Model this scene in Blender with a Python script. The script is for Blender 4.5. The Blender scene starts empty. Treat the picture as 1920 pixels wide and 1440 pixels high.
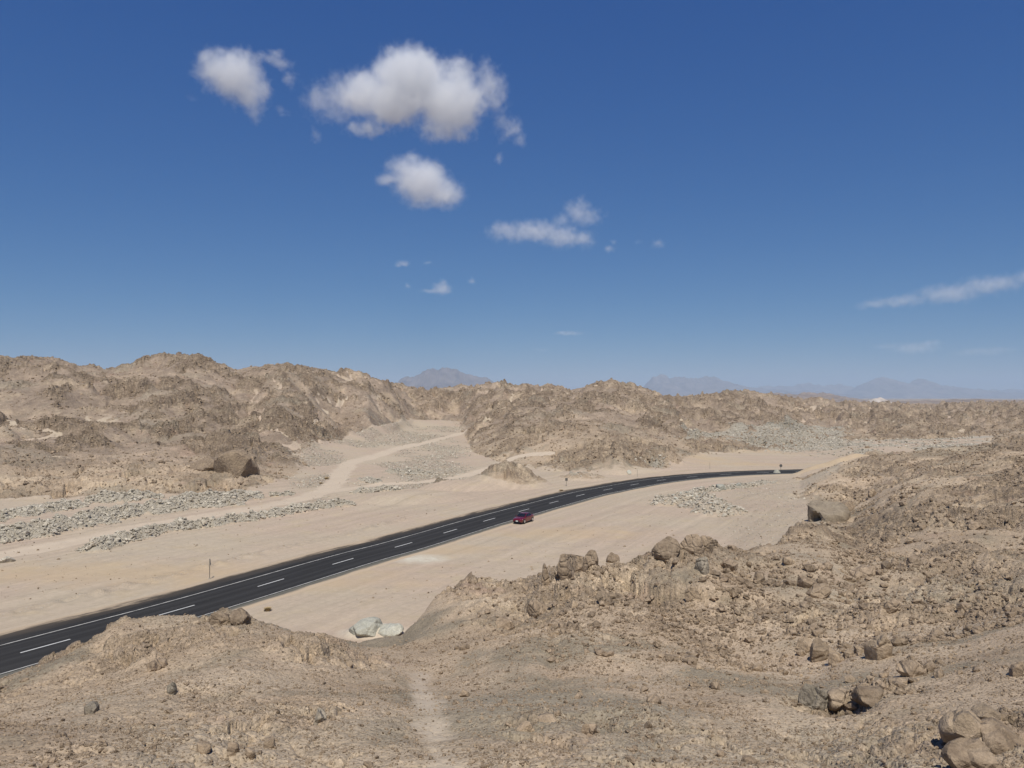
import bpy, bmesh, math, random
import numpy as np
from mathutils import Vector, Matrix

# ------------------------------------------------------------------ camera, sky, sun, exposure
sc = bpy.context.scene
COL = sc.collection
F, HCAM = 1443.0, 20.0                     # focal length in photo pixels, eye height above the road
PIT = math.atan(25.0 / F)                  # the lens tips up by a degree
cam_d = bpy.data.cameras.new('camera'); cam = bpy.data.objects.new('camera', cam_d); COL.objects.link(cam)
cam_d.sensor_width = 36.0; cam_d.sensor_fit = 'HORIZONTAL'; cam_d.lens = 36.0 * F / 1920.0
cam_d.clip_start = 0.1; cam_d.clip_end = 90000.0
cam.location = (0, 0, HCAM); cam.rotation_euler = (math.pi / 2 + PIT, 0, 0)
sc.camera = cam

SUN_EL, SUN_AZ = math.radians(59), math.radians(177)   # azimuth clockwise from +Y: the sun stands behind the viewer
world = bpy.data.worlds.new('World'); sc.world = world; world.use_nodes = True
wn = world.node_tree.nodes; wl = world.node_tree.links
for n in list(wn): wn.remove(n)
w_out = wn.new('ShaderNodeOutputWorld'); w_bg = wn.new('ShaderNodeBackground'); w_sky = wn.new('ShaderNodeTexSky')
w_sky.sky_type = 'NISHITA'; w_sky.sun_disc = False
w_sky.sun_elevation = SUN_EL; w_sky.sun_rotation = SUN_AZ
w_sky.altitude = 2000; w_sky.air_density = 1.0; w_sky.dust_density = 0.0; w_sky.ozone_density = 10.0
w_bg.inputs['Strength'].default_value = 0.10
w_sep = wn.new('ShaderNodeSeparateColor'); w_com = wn.new('ShaderNodeCombineColor')   # the camera's deep, contrasty blue: one curve per channel for the whole dome
wl.new(w_sky.outputs['Color'], w_sep.inputs[0])
for i, (k, g) in enumerate(((0.62, 1.25), (0.495, 0.866), (0.525, 0.50))):
    a = wn.new('ShaderNodeMath'); a.operation = 'POWER'; a.inputs[1].default_value = g; wl.new(w_sep.outputs[i], a.inputs[0])
    b = wn.new('ShaderNodeMath'); b.operation = 'MULTIPLY'; b.inputs[1].default_value = k * 10 ** (1 - g); wl.new(a.outputs[0], b.inputs[0])
    wl.new(b.outputs[0], w_com.inputs[i])
wl.new(w_com.outputs[0], w_bg.inputs['Color']); wl.new(w_bg.outputs['Background'], w_out.inputs['Surface'])

sun_d = bpy.data.lights.new('sun', 'SUN'); sun_d.energy = 4.4; sun_d.angle = math.radians(0.53); sun_d.color = (1.0, 0.955, 0.865)
sun = bpy.data.objects.new('sun', sun_d); COL.objects.link(sun)
sdir = Vector((math.sin(SUN_AZ) * math.cos(SUN_EL), math.cos(SUN_AZ) * math.cos(SUN_EL), math.sin(SUN_EL)))
sun.rotation_euler = sdir.to_track_quat('Z', 'Y').to_euler()

sc.view_settings.view_transform = 'Standard'; sc.view_settings.look = 'None'
sc.view_settings.gamma = 1.0; sc.view_settings.use_curve_mapping = False
sc.view_settings.exposure = 0.0
sc.render.engine = 'CYCLES'
cy = sc.cycles
cy.use_denoising = True; cy.max_bounces = 10; cy.diffuse_bounces = 2; cy.glossy_bounces = 2; cy.transmission_bounces = 2
cy.volume_bounces = 8; cy.transparent_max_bounces = 8; cy.use_adaptive_sampling = True

# ------------------------------------------------------------------ helpers
random.seed(7); RNG = np.random.default_rng(11)

def tag(o, label=None, cat=None, group=None, kind=None):
    for k, v in (('label', label), ('category', cat), ('group', group), ('kind', kind)):
        if v: o[k] = v
    return o

def obj(name, data, parent=None, loc=None):
    o = bpy.data.objects.new(name, data); COL.objects.link(o)
    if parent: o.parent = parent
    if loc is not None: o.location = loc
    return o

def elev(py):                              # slope of the sight line through photo row py
    return np.tan(np.arctan((720.0 - np.asarray(py, float)) / F) + PIT)

def ucol(px, py=900.0):                    # X/Y of the sight line
    b = (720.0 - py) / F
    return (px - 960.0) / F / (math.cos(PIT) - b * math.sin(PIT))

def flat(px, py, z=0.0):                   # where that sight line meets a level plane
    e = float(elev(py)); Y = (z - HCAM) / e
    return np.array([ucol(px, py) * Y, Y])

def sstep(a, b, x):
    t = np.clip((x - a) / (b - a), 0, 1); return t * t * (3 - 2 * t)

_perm = np.random.default_rng(5).permutation(4096).astype(np.int32)
_gx = np.cos(np.arange(4096) * 2 * np.pi / 4096 * 997).astype(np.float32)
_gy = np.sin(np.arange(4096) * 2 * np.pi / 4096 * 997).astype(np.float32)
def _h(ix, iy, s):
    return _perm[(_perm[(ix + s * 131) & 4095] + iy) & 4095]
def gnoise(x, y, s=0):
    xf = np.floor(x); yf = np.floor(y)
    ix = xf.astype(np.int32); iy = yf.astype(np.int32)
    fx = (x - xf).astype(np.float32); fy = (y - yf).astype(np.float32)
    u = fx * fx * fx * (fx * (fx * 6 - 15) + 10); v = fy * fy * fy * (fy * (fy * 6 - 15) + 10)
    def g(i, j, dx, dy):
        h = _h(ix + i, iy + j, s); return _gx[h] * dx + _gy[h] * dy
    a = g(0, 0, fx, fy); b = g(1, 0, fx - 1, fy); c = g(0, 1, fx, fy - 1); d = g(1, 1, fx - 1, fy - 1)
    return 1.5 * ((a + (b - a) * u) * (1 - v) + (c + (d - c) * u) * v)
def fbm(x, y, lam, n, s=0, gain=0.5):
    r = 0; a = 1.0
    for i in range(n):
        r = r + a * gnoise(x / lam + 17.3 * i, y / lam - 9.1 * i, s + i); lam /= 2.03; a *= gain
    return r
def blocks(x, y, lam, s):                  # broken rock: every cell a tilted block of its own height, with cracks between
    gx = x / lam; gy = y / lam
    ix = np.floor(gx).astype(np.int32); iy = np.floor(gy).astype(np.int32)
    f1 = np.full(x.shape, 9.0, np.float32); f2 = f1.copy(); val = np.zeros(x.shape, np.float32)
    for i in (-1, 0, 1):
        for j in (-1, 0, 1):
            h = _h(ix + i, iy + j, s); h2 = _h(ix + i, iy + j, s + 7)
            dx = gx - (ix + i + h / 4096.0); dy = gy - (iy + j + h2 / 4096.0)
            d = (dx * dx + dy * dy).astype(np.float32)
            hv = (_perm[h] / 2048.0 - 1.0) * 0.55 + _gx[h2] * dx * 0.9 + _gy[h2] * dy * 0.9
            near = d < f1
            f2 = np.where(near, f1, np.minimum(f2, d)); val = np.where(near, hv, val).astype(np.float32); f1 = np.where(near, d, f1)
    crack = np.sqrt(f2) - np.sqrt(f1)
    return val - 0.55 * (1 - sstep(0.0, 0.22, crack))

def seg_dist(x, y, pts):                   # distance to a polyline, and the run along it
    best = np.full(x.shape, 1e9, np.float32); run = np.zeros(x.shape, np.float32); side = np.zeros(x.shape, np.float32); s0 = 0.0
    for (ax, ay), (bx, by) in zip(pts[:-1], pts[1:]):
        L = math.hypot(bx - ax, by - ay) + 1e-9
        t = np.clip(((x - ax) * (bx - ax) + (y - ay) * (by - ay)) / (L * L), 0, 1)
        d = np.hypot(x - ax - t * (bx - ax), y - ay - t * (by - ay))
        m = d < best
        best = np.where(m, d, best).astype(np.float32); run = np.where(m, s0 + t * L, run)
        side = np.where(m, np.sign((bx - ax) * (y - ay) - (by - ay) * (x - ax)), side)
        s0 += L
    return best, run, side

def spline(P, step=1.0):                   # Catmull-Rom through the points, evenly stepped
    P = [np.array(q, float) for q in P]; P = [2 * P[0] - P[1]] + P + [2 * P[-1] - P[-2]]
    out = []
    for i in range(1, len(P) - 2):
        for t in np.linspace(0, 1, 24, endpoint=False):
            a, b, c, d = P[i - 1:i + 3]
            out.append(0.5 * (2 * b + (c - a) * t + (2 * a - 5 * b + 4 * c - d) * t * t + (3 * b - a - 3 * c + d) * t ** 3))
    out.append(P[-2]); out = np.array(out)
    s = np.r_[0, np.cumsum(np.hypot(*np.diff(out, axis=0).T))]
    q = np.arange(0, s[-1], step)
    return np.c_[np.interp(q, s, out[:, 0]), np.interp(q, s, out[:, 1])], q

# ------------------------------------------------------------------ materials
def new_mat(name):
    m = bpy.data.materials.new(name); m.use_nodes = True
    return m, m.node_tree.nodes, m.node_tree.links, m.node_tree.nodes['Principled BSDF']

def simple(name, color, rough=0.6, metal=0.0, coat=0.0, noise=0.0, scale=8.0):
    m, n, l, b = new_mat(name)
    b.inputs['Base Color'].default_value = (*color, 1); b.inputs['Roughness'].default_value = rough; b.inputs['Metallic'].default_value = metal
    b.inputs['Coat Weight'].default_value = coat
    if noise:
        t = n.new('ShaderNodeTexNoise'); t.inputs['Scale'].default_value = scale; t.inputs['Detail'].default_value = 5
        g = n.new('ShaderNodeNewGeometry'); l.new(g.outputs['Position'], t.inputs['Vector'])
        r = n.new('ShaderNodeMapRange'); r.inputs[3].default_value = 1 - noise; r.inputs[4].default_value = 1 + noise
        r.inputs[1].default_value = 0.3; r.inputs[2].default_value = 0.7
        l.new(t.outputs['Fac'], r.inputs[0])
        mx = n.new('ShaderNodeVectorMath'); mx.operation = 'MULTIPLY'; mx.inputs[0].default_value = color
        l.new(r.outputs[0], mx.inputs[1]); l.new(mx.outputs[0], b.inputs['Base Color'])
    return m

class NT:                                   # short hand for node wiring
    def __init__(s, m): s.n = m.node_tree.nodes; s.l = m.node_tree.links
    def put(s, sock, v):
        if hasattr(v, 'links'): s.l.new(v, sock)
        elif isinstance(v, (tuple, list)) and len(v) == 3 and sock.type == 'RGBA': sock.default_value = (*v, 1)
        else: sock.default_value = v
    def math(s, op, a, b=0.0, clamp=False):
        k = s.n.new('ShaderNodeMath'); k.operation = op; k.use_clamp = clamp; s.put(k.inputs[0], a); s.put(k.inputs[1], b); return k.outputs[0]
    def vmath(s, op, a, b=(0, 0, 0)):
        k = s.n.new('ShaderNodeVectorMath'); k.operation = op; s.put(k.inputs[0], a); s.put(k.inputs[1], b); return k.outputs[0]
    def mix(s, f, a, b):
        k = s.n.new('ShaderNodeMix'); k.data_type = 'RGBA'; s.put(k.inputs['Factor'], f); s.put(k.inputs[6], a); s.put(k.inputs[7], b); return k.outputs[2]
    def noise(s, vec, scale, detail=4, rough=0.5, dist=0.0):
        k = s.n.new('ShaderNodeTexNoise'); s.put(k.inputs['Vector'], vec); k.inputs['Scale'].default_value = scale
        k.inputs['Detail'].default_value = detail; k.inputs['Roughness'].default_value = rough; k.inputs['Distortion'].default_value = dist
        return k.outputs['Fac']
    def voro(s, vec, scale, feat='F1', out='Distance', rand=1.0):
        k = s.n.new('ShaderNodeTexVoronoi'); k.feature = feat; s.put(k.inputs['Vector'], vec); k.inputs['Scale'].default_value = scale
        k.inputs['Randomness'].default_value = rand; return k.outputs[out]
    def rng(s, v, a, b, c=0.0, d=1.0):
        k = s.n.new('ShaderNodeMapRange'); s.put(k.inputs[0], v)
        for i, q in enumerate((a, b, c, d)): k.inputs[i + 1].default_value = q
        return k.outputs[0]
    def attr(s, name):
        k = s.n.new('ShaderNodeAttribute'); k.attribute_name = name; return k.outputs['Fac']
    def pos(s):
        return s.n.new('ShaderNodeNewGeometry').outputs['Position']
    def scale(s, v, k):
        q = s.n.new('ShaderNodeVectorMath'); q.operation = 'SCALE'; s.put(q.inputs[0], v); s.put(q.inputs['Scale'], k); return q.outputs[0]
    def bump(s, h, dist, strength=1.0, normal=None):
        k = s.n.new('ShaderNodeBump'); k.inputs['Strength'].default_value = strength; s.put(k.inputs['Distance'], dist); s.put(k.inputs['Height'], h)
        if normal is not None: s.l.new(normal, k.inputs['Normal'])
        return k.outputs[0]

SAND = (0.49, 0.402, 0.294); SAND_Y = (0.495, 0.396, 0.270); SAND_P = (0.485, 0.380, 0.283)
def ground_material():
    m, n, l, b = new_mat('desert_ground'); T = NT(m)
    p = T.pos(); rock = T.attr('rock'); grey = T.attr('grey'); track = T.attr('track'); pale = T.attr('pale'); stony = T.attr('stony')
    big = T.noise(p, 0.035, 4, 0.55); mid = T.noise(p, 0.22, 5, 0.6); fine = T.noise(p, 1.6, 6, 0.65); tiny = T.noise(p, 9.0, 4, 0.7)
    # bare sand: pink and yellow washes, fine streaks that run with the road
    s = T.mix(T.rng(big, 0.42, 0.6), SAND_P, SAND); s = T.mix(T.rng(mid, 0.52, 0.72), s, SAND_Y)
    stv = T.vmath('MULTIPLY', p, (1, 1, 1))
    cm = n.new('ShaderNodeCombineXYZ'); l.new(T.math('MULTIPLY', T.attr('rrun'), 0.025), cm.inputs[0]); l.new(T.attr('rdist'), cm.inputs[1])
    streak = T.noise(cm.outputs[0], 0.55, 6, 0.65, 0.2); tyre = T.noise(cm.outputs[0], 2.2, 3, 0.6)
    s = T.mix(T.math('MULTIPLY', T.rng(tyre, 0.57, 0.65), 0.45), s, T.scale(s, 0.80))
    s = T.mix(T.rng(streak, 0.35, 0.7), T.scale(s, 0.88), T.scale(s, 1.05))
    s = T.mix(T.rng(fine, 0.35, 0.7), T.scale(s, 0.9), T.scale(s, 1.05))
    s = T.mix(track, s, T.mix(T.rng(streak, 0.3, 0.7), (0.50, 0.405, 0.30), (0.56, 0.46, 0.345)))
    s = T.mix(T.math('MULTIPLY', T.attr('ochre'), 0.45), s, (0.50, 0.362, 0.212))
    s = T.mix(T.math('MULTIPLY', pale, T.rng(T.noise(p, 0.9, 5, 0.7), 0.35, 0.6, 0.35, 1.0)), s, (0.58, 0.53, 0.42))
    # weathered rock and its gravel: brown crust, tan where freshly broken, grey-green veins
    crag = T.attr('crag')
    cc = T.math('MINIMUM', crag, 1.0)
    dm = lambda f_, k0=0.2: T.math('ADD', 0.5, T.math('MULTIPLY', T.math('SUBTRACT', f_, 0.5), T.math('ADD', k0, T.math('MULTIPLY', cc, 1 - k0))))
    r = T.mix(T.rng(mid, 0.38, 0.62), (0.265, 0.200, 0.138), (0.38, 0.292, 0.203))
    olive = T.math('MULTIPLY', T.rng(T.noise(p, 0.13, 4, 0.55, 0.5), 0.50, 0.62), T.math('SUBTRACT', 0.75, T.math('MULTIPLY', T.attr('farhill'), 0.55)))
    gr = T.mix(T.rng(mid, 0.4, 0.6), (0.395, 0.298, 0.202), (0.45, 0.347, 0.24))
    gr = T.mix(olive, gr, (0.285, 0.242, 0.172))
    gr = T.mix(T.attr('farhill'), gr, T.mix(T.rng(mid, 0.4, 0.6), (0.325, 0.25, 0.182), (0.405, 0.314, 0.229)))
    r = T.mix(T.rng(T.math('ADD', crag, T.math('MULTIPLY', T.math('SUBTRACT', T.noise(p, 0.7, 6, 0.7), 0.5), 1.4)), 0.2, 0.75), gr, r)
    r = T.mix(T.rng(T.noise(p, 0.09, 5, 0.6), 0.53, 0.64), r, (0.46, 0.36, 0.25))
    r = T.mix(T.math('MULTIPLY', T.rng(T.noise(p, 0.02, 5, 0.6, 0.4), 0.5, 0.62), 0.75), r, T.scale(r, 1.28))
    r = T.mix(T.math('MULTIPLY', T.rng(T.noise(p, 0.13, 6, 0.68, 0.5), 0.52, 0.66), 0.6), r, T.scale(r, 0.66))
    r = T.mix(T.math('MULTIPLY', T.rng(T.noise(p, 0.055, 5, 0.62, 0.6), 0.55, 0.66), 0.6), r, (0.355, 0.30, 0.22))
    r = T.mix(T.math('MULTIPLY', T.rng(T.noise(p, 0.16, 4, 0.6, 0.3), 0.60, 0.72), 0.5), r, (0.40, 0.275, 0.20))
    cell = T.voro(p, 2.6, 'F1', 'Color')
    cv = n.new('ShaderNodeSeparateColor'); l.new(cell, cv.inputs[0])
    r = T.mix(dm(cv.outputs[0]), T.scale(r, 0.80), T.scale(r, 1.18))
    far_c = T.attr('farhill')
    ff = T.math('ADD', 0.5, T.math('MULTIPLY', T.math('SUBTRACT', T.rng(fine, 0.32, 0.68), 0.5), T.math('ADD', 0.15, T.math('MULTIPLY', cc, 0.85))))
    r = T.mix(ff, T.scale(r, 0.74), T.scale(r, 1.18))
    rough_n = T.noise(p, 0.55, 7, 0.72)
    r = T.mix(T.math('MULTIPLY', T.rng(rough_n, 0.44, 0.60), T.math('MULTIPLY', far_c, 0.9)), T.mix(T.math('MULTIPLY', far_c, T.math('ADD', 0.6, T.math('MULTIPLY', cc, 0.4))), r, T.scale(r, 0.76)), T.scale(r, 1.10))
    r = T.mix(dm(T.rng(tiny, 0.38, 0.62), .35), T.scale(r, 0.82), T.scale(r, 1.16))
    c8 = n.new('ShaderNodeSeparateColor'); l.new(T.voro(p, 7.5, 'F1', 'Color'), c8.inputs[0])
    r = T.mix(dm(c8.outputs[0], .45), T.scale(r, 0.84), T.scale(r, 1.15))
    c16 = n.new('ShaderNodeSeparateColor'); l.new(T.voro(p, 15.0, 'F1', 'Color'), c16.inputs[0])
    r = T.mix(T.math('MULTIPLY', T.math('LESS_THAN', c16.outputs[1], 0.16), 0.6), r, T.scale(r, 0.45))
    r = T.mix(T.math('MULTIPLY', T.math('GREATER_THAN', c16.outputs[2], 0.90), 0.5), r, T.scale(r, 1.35))
    g = T.mix(T.rng(fine, 0.35, 0.65), (0.37, 0.325, 0.25), (0.49, 0.435, 0.345))
    # where rock gives way to sand the edge is ragged
    r = T.mix(T.attr('farhill'), r, T.vmath('MULTIPLY', T.scale(r, T.math('ADD', 1.03, T.math('MULTIPLY', cc, 0.22))), (1.01, 1.0, 1.0)))
    edge = T.math('ADD', rock, T.math('MULTIPLY', T.math('SUBTRACT', T.noise(p, 0.5, 6, 0.7), 0.5), 1.3))
    col = T.mix(T.rng(edge, 0.38, 0.62), s, r)
    gedge = T.math('ADD', grey, T.math('MULTIPLY', T.math('SUBTRACT', fine, 0.5), 1.0))
    col = T.mix(T.rng(gedge, 0.4, 0.7), col, g)
    # loose pebbles, pale and dark, on the stony flats
    peb = T.voro(p, 3.2, 'F1', 'Distance'); pc = n.new('ShaderNodeSeparateColor'); l.new(T.voro(p, 3.2, 'F1', 'Color'), pc.inputs[0])
    pm = T.math('MULTIPLY', T.math('LESS_THAN', peb, T.math('MULTIPLY', pc.outputs[1], 0.42)), stony)
    col = T.mix(T.math('MULTIPLY', pm, 0.75), col, T.mix(pc.outputs[0], (0.26, 0.23, 0.18), (0.60, 0.56, 0.47)))
    l.new(col, b.inputs['Base Color']); b.inputs['Roughness'].default_value = 0.95; b.inputs['Specular IOR Level'].default_value = 0.15
    rb = T.rng(edge, 0.38, 0.62)
    hv = T.math('ADD', T.math('MULTIPLY', fine, T.math('ADD', 0.15, T.math('MULTIPLY', cc, 0.85))), T.math('MULTIPLY', tiny, 0.28))
    hv = T.math('ADD', hv, T.math('MULTIPLY', T.voro(p, 7.5, 'F1', 'Distance'), -0.55)); hv = T.math('ADD', hv, T.math('MULTIPLY', T.voro(p, 17.0, 'F1', 'Distance'), -0.22))
    hv = T.math('ADD', hv, T.math('MULTIPLY', T.noise(p, 40.0, 3, 0.7), 0.09))
    amt = T.math('ADD', T.math('MULTIPLY', rb, T.math('ADD', 0.03, T.math('MULTIPLY', T.math('MULTIPLY', crag, crag), 0.10))), T.math('ADD', 0.035, T.math('MULTIPLY', T.math('MAXIMUM', grey, stony), 0.16)))
    nb = T.bump(rough_n, T.math('MULTIPLY', T.math('MULTIPLY', far_c, rb), T.math('ADD', 0.8, T.math('MULTIPLY', cc, 0.9))), 1.0)
    l.new(T.bump(hv, amt, 1.0, nb), b.inputs['Normal'])
    return m
M_GROUND = ground_material()

def rock_material(name, dark, light, tint, fine=6.0):
    m, n, l, b = new_mat(name); T = NT(m); p = T.pos()
    oi = n.new('ShaderNodeObjectInfo').outputs['Random']
    c = T.mix(T.rng(T.noise(p, fine * 0.4, 5, 0.65), 0.36, 0.64), dark, light)
    c = T.mix(T.math('MULTIPLY', T.rng(T.noise(p, 0.3, 3, 0.5), 0.5, 0.66), 0.6), c, tint)
    c = T.mix(T.math('MULTIPLY', T.rng(T.noise(p, 1.4, 6, 0.7, 0.6), 0.50, 0.66), 0.55), c, T.scale(c, 0.55))
    c = T.mix(oi, T.scale(c, 0.82), T.scale(c, 1.22))
    c = T.mix(T.rng(T.noise(p, fine * 3, 4, 0.7), 0.36, 0.64), T.scale(c, 0.85), T.scale(c, 1.1))
    l.new(c, b.inputs['Base Color']); b.inputs['Roughness'].default_value = 0.93; b.inputs['Specular IOR Level'].default_value = 0.15
    h = T.math('ADD', T.noise(p, fine, 6, 0.65), T.math('MULTIPLY', T.voro(p, fine * 0.6, 'DISTANCE_TO_EDGE', 'Distance'), 0.4))
    h = T.math('ADD', h, T.math('MULTIPLY', T.math('MINIMUM', T.voro(p, fine * 0.22, 'DISTANCE_TO_EDGE', 'Distance'), 0.12), 5.0))
    l.new(T.bump(h, 0.12, 1.0), b.inputs['Normal'])
    return m
M_ROCK = rock_material('brown_rock', (0.24, 0.178, 0.121), (0.39, 0.296, 0.203), (0.43, 0.325, 0.215))
M_TAN = rock_material('tan_rock', (0.31, 0.235, 0.158), (0.43, 0.33, 0.228), (0.27, 0.21, 0.15))
M_DARK = rock_material('grey_brown_rock', (0.235, 0.20, 0.152), (0.37, 0.315, 0.24), (0.31, 0.285, 0.22))
M_GREY = rock_material('grey_rubble', (0.39, 0.345, 0.27), (0.61, 0.545, 0.435), (0.48, 0.40, 0.295))
M_PALE = rock_material('pale_green_rock', (0.38, 0.37, 0.305), (0.50, 0.48, 0.40), (0.34, 0.33, 0.27), 3.0)

# ------------------------------------------------------------------ the road line (from the painted dashes)
DASH = [(38, 1226), (351, 1140), (656, 1050), (763, 1021), (901, 980), (988, 956), (1040, 942), (1089, 929), (1131, 920), (1247, 900), (1368, 889.5)]
rp = [flat(*q) for q in DASH]
d0 = rp[0] - rp[1]; d0 /= np.hypot(*d0)
rp = [rp[0] + d0 * 110, rp[0] + d0 * 55] + rp + [np.array((77.0, 207.0)), np.array((100.0, 211.0)), np.array((130.0, 211.0)), np.array((175.0, 206.0)), np.array((230.0, 196.0))]
ROAD, ROAD_S = spline(rp, 1.0)
tg = np.gradient(ROAD, axis=0); tg /= np.hypot(tg[:, 0], tg[:, 1])[:, None]
RN = np.c_[-tg[:, 1], tg[:, 0]]             # to the far side of the road

# ------------------------------------------------------------------ terrain: feature lines, near to far
def L(*pts):
    """each entry (px, py, Y) on a sight line, or (px, None, Y, z); returns px, Y, z arrays"""
    px = [q[0] for q in pts]; Y = [q[2] for q in pts]
    z = [q[3] if q[1] is None else HCAM + q[2] * float(elev(q[1])) for q in pts]
    return np.array(px, float), np.array(Y, float), np.array(z, float)
N_ = None
LINES = [
 L((0, N_, 2.4, 18.3), (1920, N_, 2.4, 18.3)),
 L((0, N_, 7.5, 15.2), (1920, N_, 7.5, 15.3)),
 L((-300, 1480, 16), (500, 1470, 16), (1200, 1470, 16), (1700, 1460, 16), (2200, 1450, 16)),
 L((-400, 1380, 26), (0, 1345, 26), (250, 1330, 26), (600, 1335, 25), (800, 1325, 27), (1200, 1330, 25), (1500, 1325, 26), (1750, 1300, 24), (1920, 1285, 23), (2300, 1260, 23)),
 L((-400, 1360, 31), (0, 1290, 33), (150, 1245, 34), (300, 1222, 35), (450, 1208, 35), (600, 1228, 36), (700, 1238, 38), (800, 1228, 42), (950, 1190, 44), (1100, 1150, 46), (1250, 1150, 48), (1400, 1190, 45), (1500, 1215, 41), (1650, 1175, 44), (1800, 1120, 50), (1920, 1080, 52), (2300, 1040, 54)),
 L((-400, 1340, 34), (0, 1264, 37), (60, 1247, 38), (130, 1214, 40), (170, 1194, 40), (230, 1171, 41), (330, 1168, 42), (430, 1159, 43), (470, 1166, 43), (540, 1170, 44), (600, 1181, 46), (700, 1204, 50), (755, 1203, 53), (790, 1165, 58), (820, 1132, 62), (870, 1098, 66), (930, 1091, 68), (985, 1097, 68), (1010, 1083, 62), (1045, 1050, 58), (1100, 1046, 58), (1170, 1056, 60), (1230, 1036, 62), (1260, 1026, 62), (1310, 1022, 63), (1340, 1024, 65), (1400, 1032, 68), (1440, 1022, 72), (1480, 1002, 76), (1540, 1002, 78), (1600, 1020, 80), (1680, 1010, 78), (1750, 1000, 75), (1920, 960, 78), (2300, 920, 80)),
 L((-400, N_, 42, .2), (0, N_, 46, .2), (430, N_, 56, .2), (600, N_, 57, .2), (755, N_, 61, .3), (870, N_, 75, .1), (1000, N_, 74, .2), (1100, N_, 74, .3), (1310, N_, 85, .3), (1440, N_, 92, .3), (1480, N_, 100, .5), (1540, 988, 108), (1600, 975, 116), (1680, 930, 118), (1750, 905, 120), (1920, 880, 118), (2300, 850, 120)),
 L((-400, N_, 47, 0), (0, N_, 52, 0), (430, N_, 62, 0), (755, N_, 70, 0), (1000, N_, 84, 0), (1310, N_, 100, 0), (1480, N_, 125, .1), (1540, N_, 135, .2), (1600, 942, 145), (1680, 900, 150), (1750, 875, 152), (1920, 852, 155), (2300, 825, 160)),
 L((-400, N_, 92, 0), (0, N_, 100, 0), (600, N_, 118, 0), (960, N_, 150, 0), (1200, N_, 172, 0), (1440, N_, 184, .1), (1500, N_, 185, .1), (1540, 884, 185), (1575, 869, 185), (1610, 859, 186), (1640, 853, 186), (1750, 844, 186), (1850, 837, 186), (1920, 833, 186), (2300, 810, 190)),
 L((-400, N_, 112, .3), (0, N_, 122, .3), (600, N_, 150, .4), (700, N_, 165, .4), (960, N_, 185, .3), (1200, N_, 200, .1), (1500, N_, 206, 0), (1920, N_, 206, 0), (2300, N_, 206, 0)),
 L((-400, 945, 138), (0, 938, 144), (200, 932, 149), (400, 926, 154), (480, 915, 160), (560, 893, 188), (640, 868, 218), (700, 825, 300), (745, 808, 345), (785, 803, 385), (860, 803, 385), (885, 848, 258), (940, 868, 222), (1060, 888, 197), (1160, 888, 197), (1250, 878, 208), (1290, 858, 232), (1340, 850, 255), (1450, 845, 275), (1500, 845, 282), (1560, 838, 290), (1620, 838, 262), (1750, 834, 262), (1920, 822, 275), (2300, 800, 290)),
 L((-400, 845, 165), (0, 858, 167), (120, 860, 172), (250, 856, 178), (330, 862, 180), (400, 862, 184), (470, 872, 182), (500, 884, 186), (560, 862, 212), (640, 832, 270), (700, 806, 318), (740, 796, 350), (775, 790, 405), (860, 792, 420), (890, 828, 282), (960, 800, 272), (1100, 792, 262), (1180, 815, 252), (1260, 822, 262), (1300, 816, 300), (1450, 810, 330), (1560, 806, 390), (1620, 812, 350), (1750, 812, 345), (1920, 802, 360), (2300, 780, 400)),
 L((-400, 775, 225), (0, 790, 230), (120, 800, 226), (250, 812, 230), (400, 818, 242), (470, 808, 262), (525, 780, 272), (580, 792, 280), (640, 812, 300), (690, 772, 332), (735, 774, 372), (775, 770, 440), (860, 768, 480), (900, 785, 380), (1000, 765, 362), (1150, 762, 350), (1250, 782, 352), (1330, 782, 400), (1450, 776, 480), (1600, 780, 560), (1750, 780, 600), (1920, 772, 620), (2300, 762, 700)),
 L((-400, 655, 370), (0, 669, 380), (40, 672, 380), (95, 673, 390), (115, 679, 395), (145, 691, 400), (200, 693, 410), (240, 689, 420), (262, 678, 420), (285, 669, 420), (310, 667, 420), (370, 669, 420), (400, 679, 425), (440, 692, 430), (470, 686, 430), (510, 680, 430), (540, 681, 430), (580, 691, 440), (630, 699, 450), (650, 695, 460), (680, 706, 470), (720, 716, 480), (750, 725, 520), (800, 731, 560), (850, 725, 560), (900, 725, 560), (930, 720, 550), (975, 724, 560), (1020, 723, 560), (1080, 727, 570), (1150, 721, 570), (1200, 729, 580), (1240, 740, 590), (1260, 744, 600), (1330, 746, 620), (1370, 742, 640), (1400, 737, 640), (1440, 743, 660), (1480, 751, 700), (1550, 753, 900), (1620, 757, 1000), (1700, 761, 1200), (1800, 758, 1300), (1920, 757, 1400), (2300, 752, 1500)),
 L((-400, N_, 560, 18), (400, N_, 600, 14), (750, N_, 720, 8), (1200, N_, 800, 6), (1480, N_, 950, 2), (1620, N_, 1300, -2), (1920, N_, 1800, 0), (2300, N_, 1900, 0)),
 L((0, N_, 3200, -4), (1920, N_, 3200, -4)),
 L((0, N_, 27000, -8), (1920, N_, 27000, -8)),
]
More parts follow.
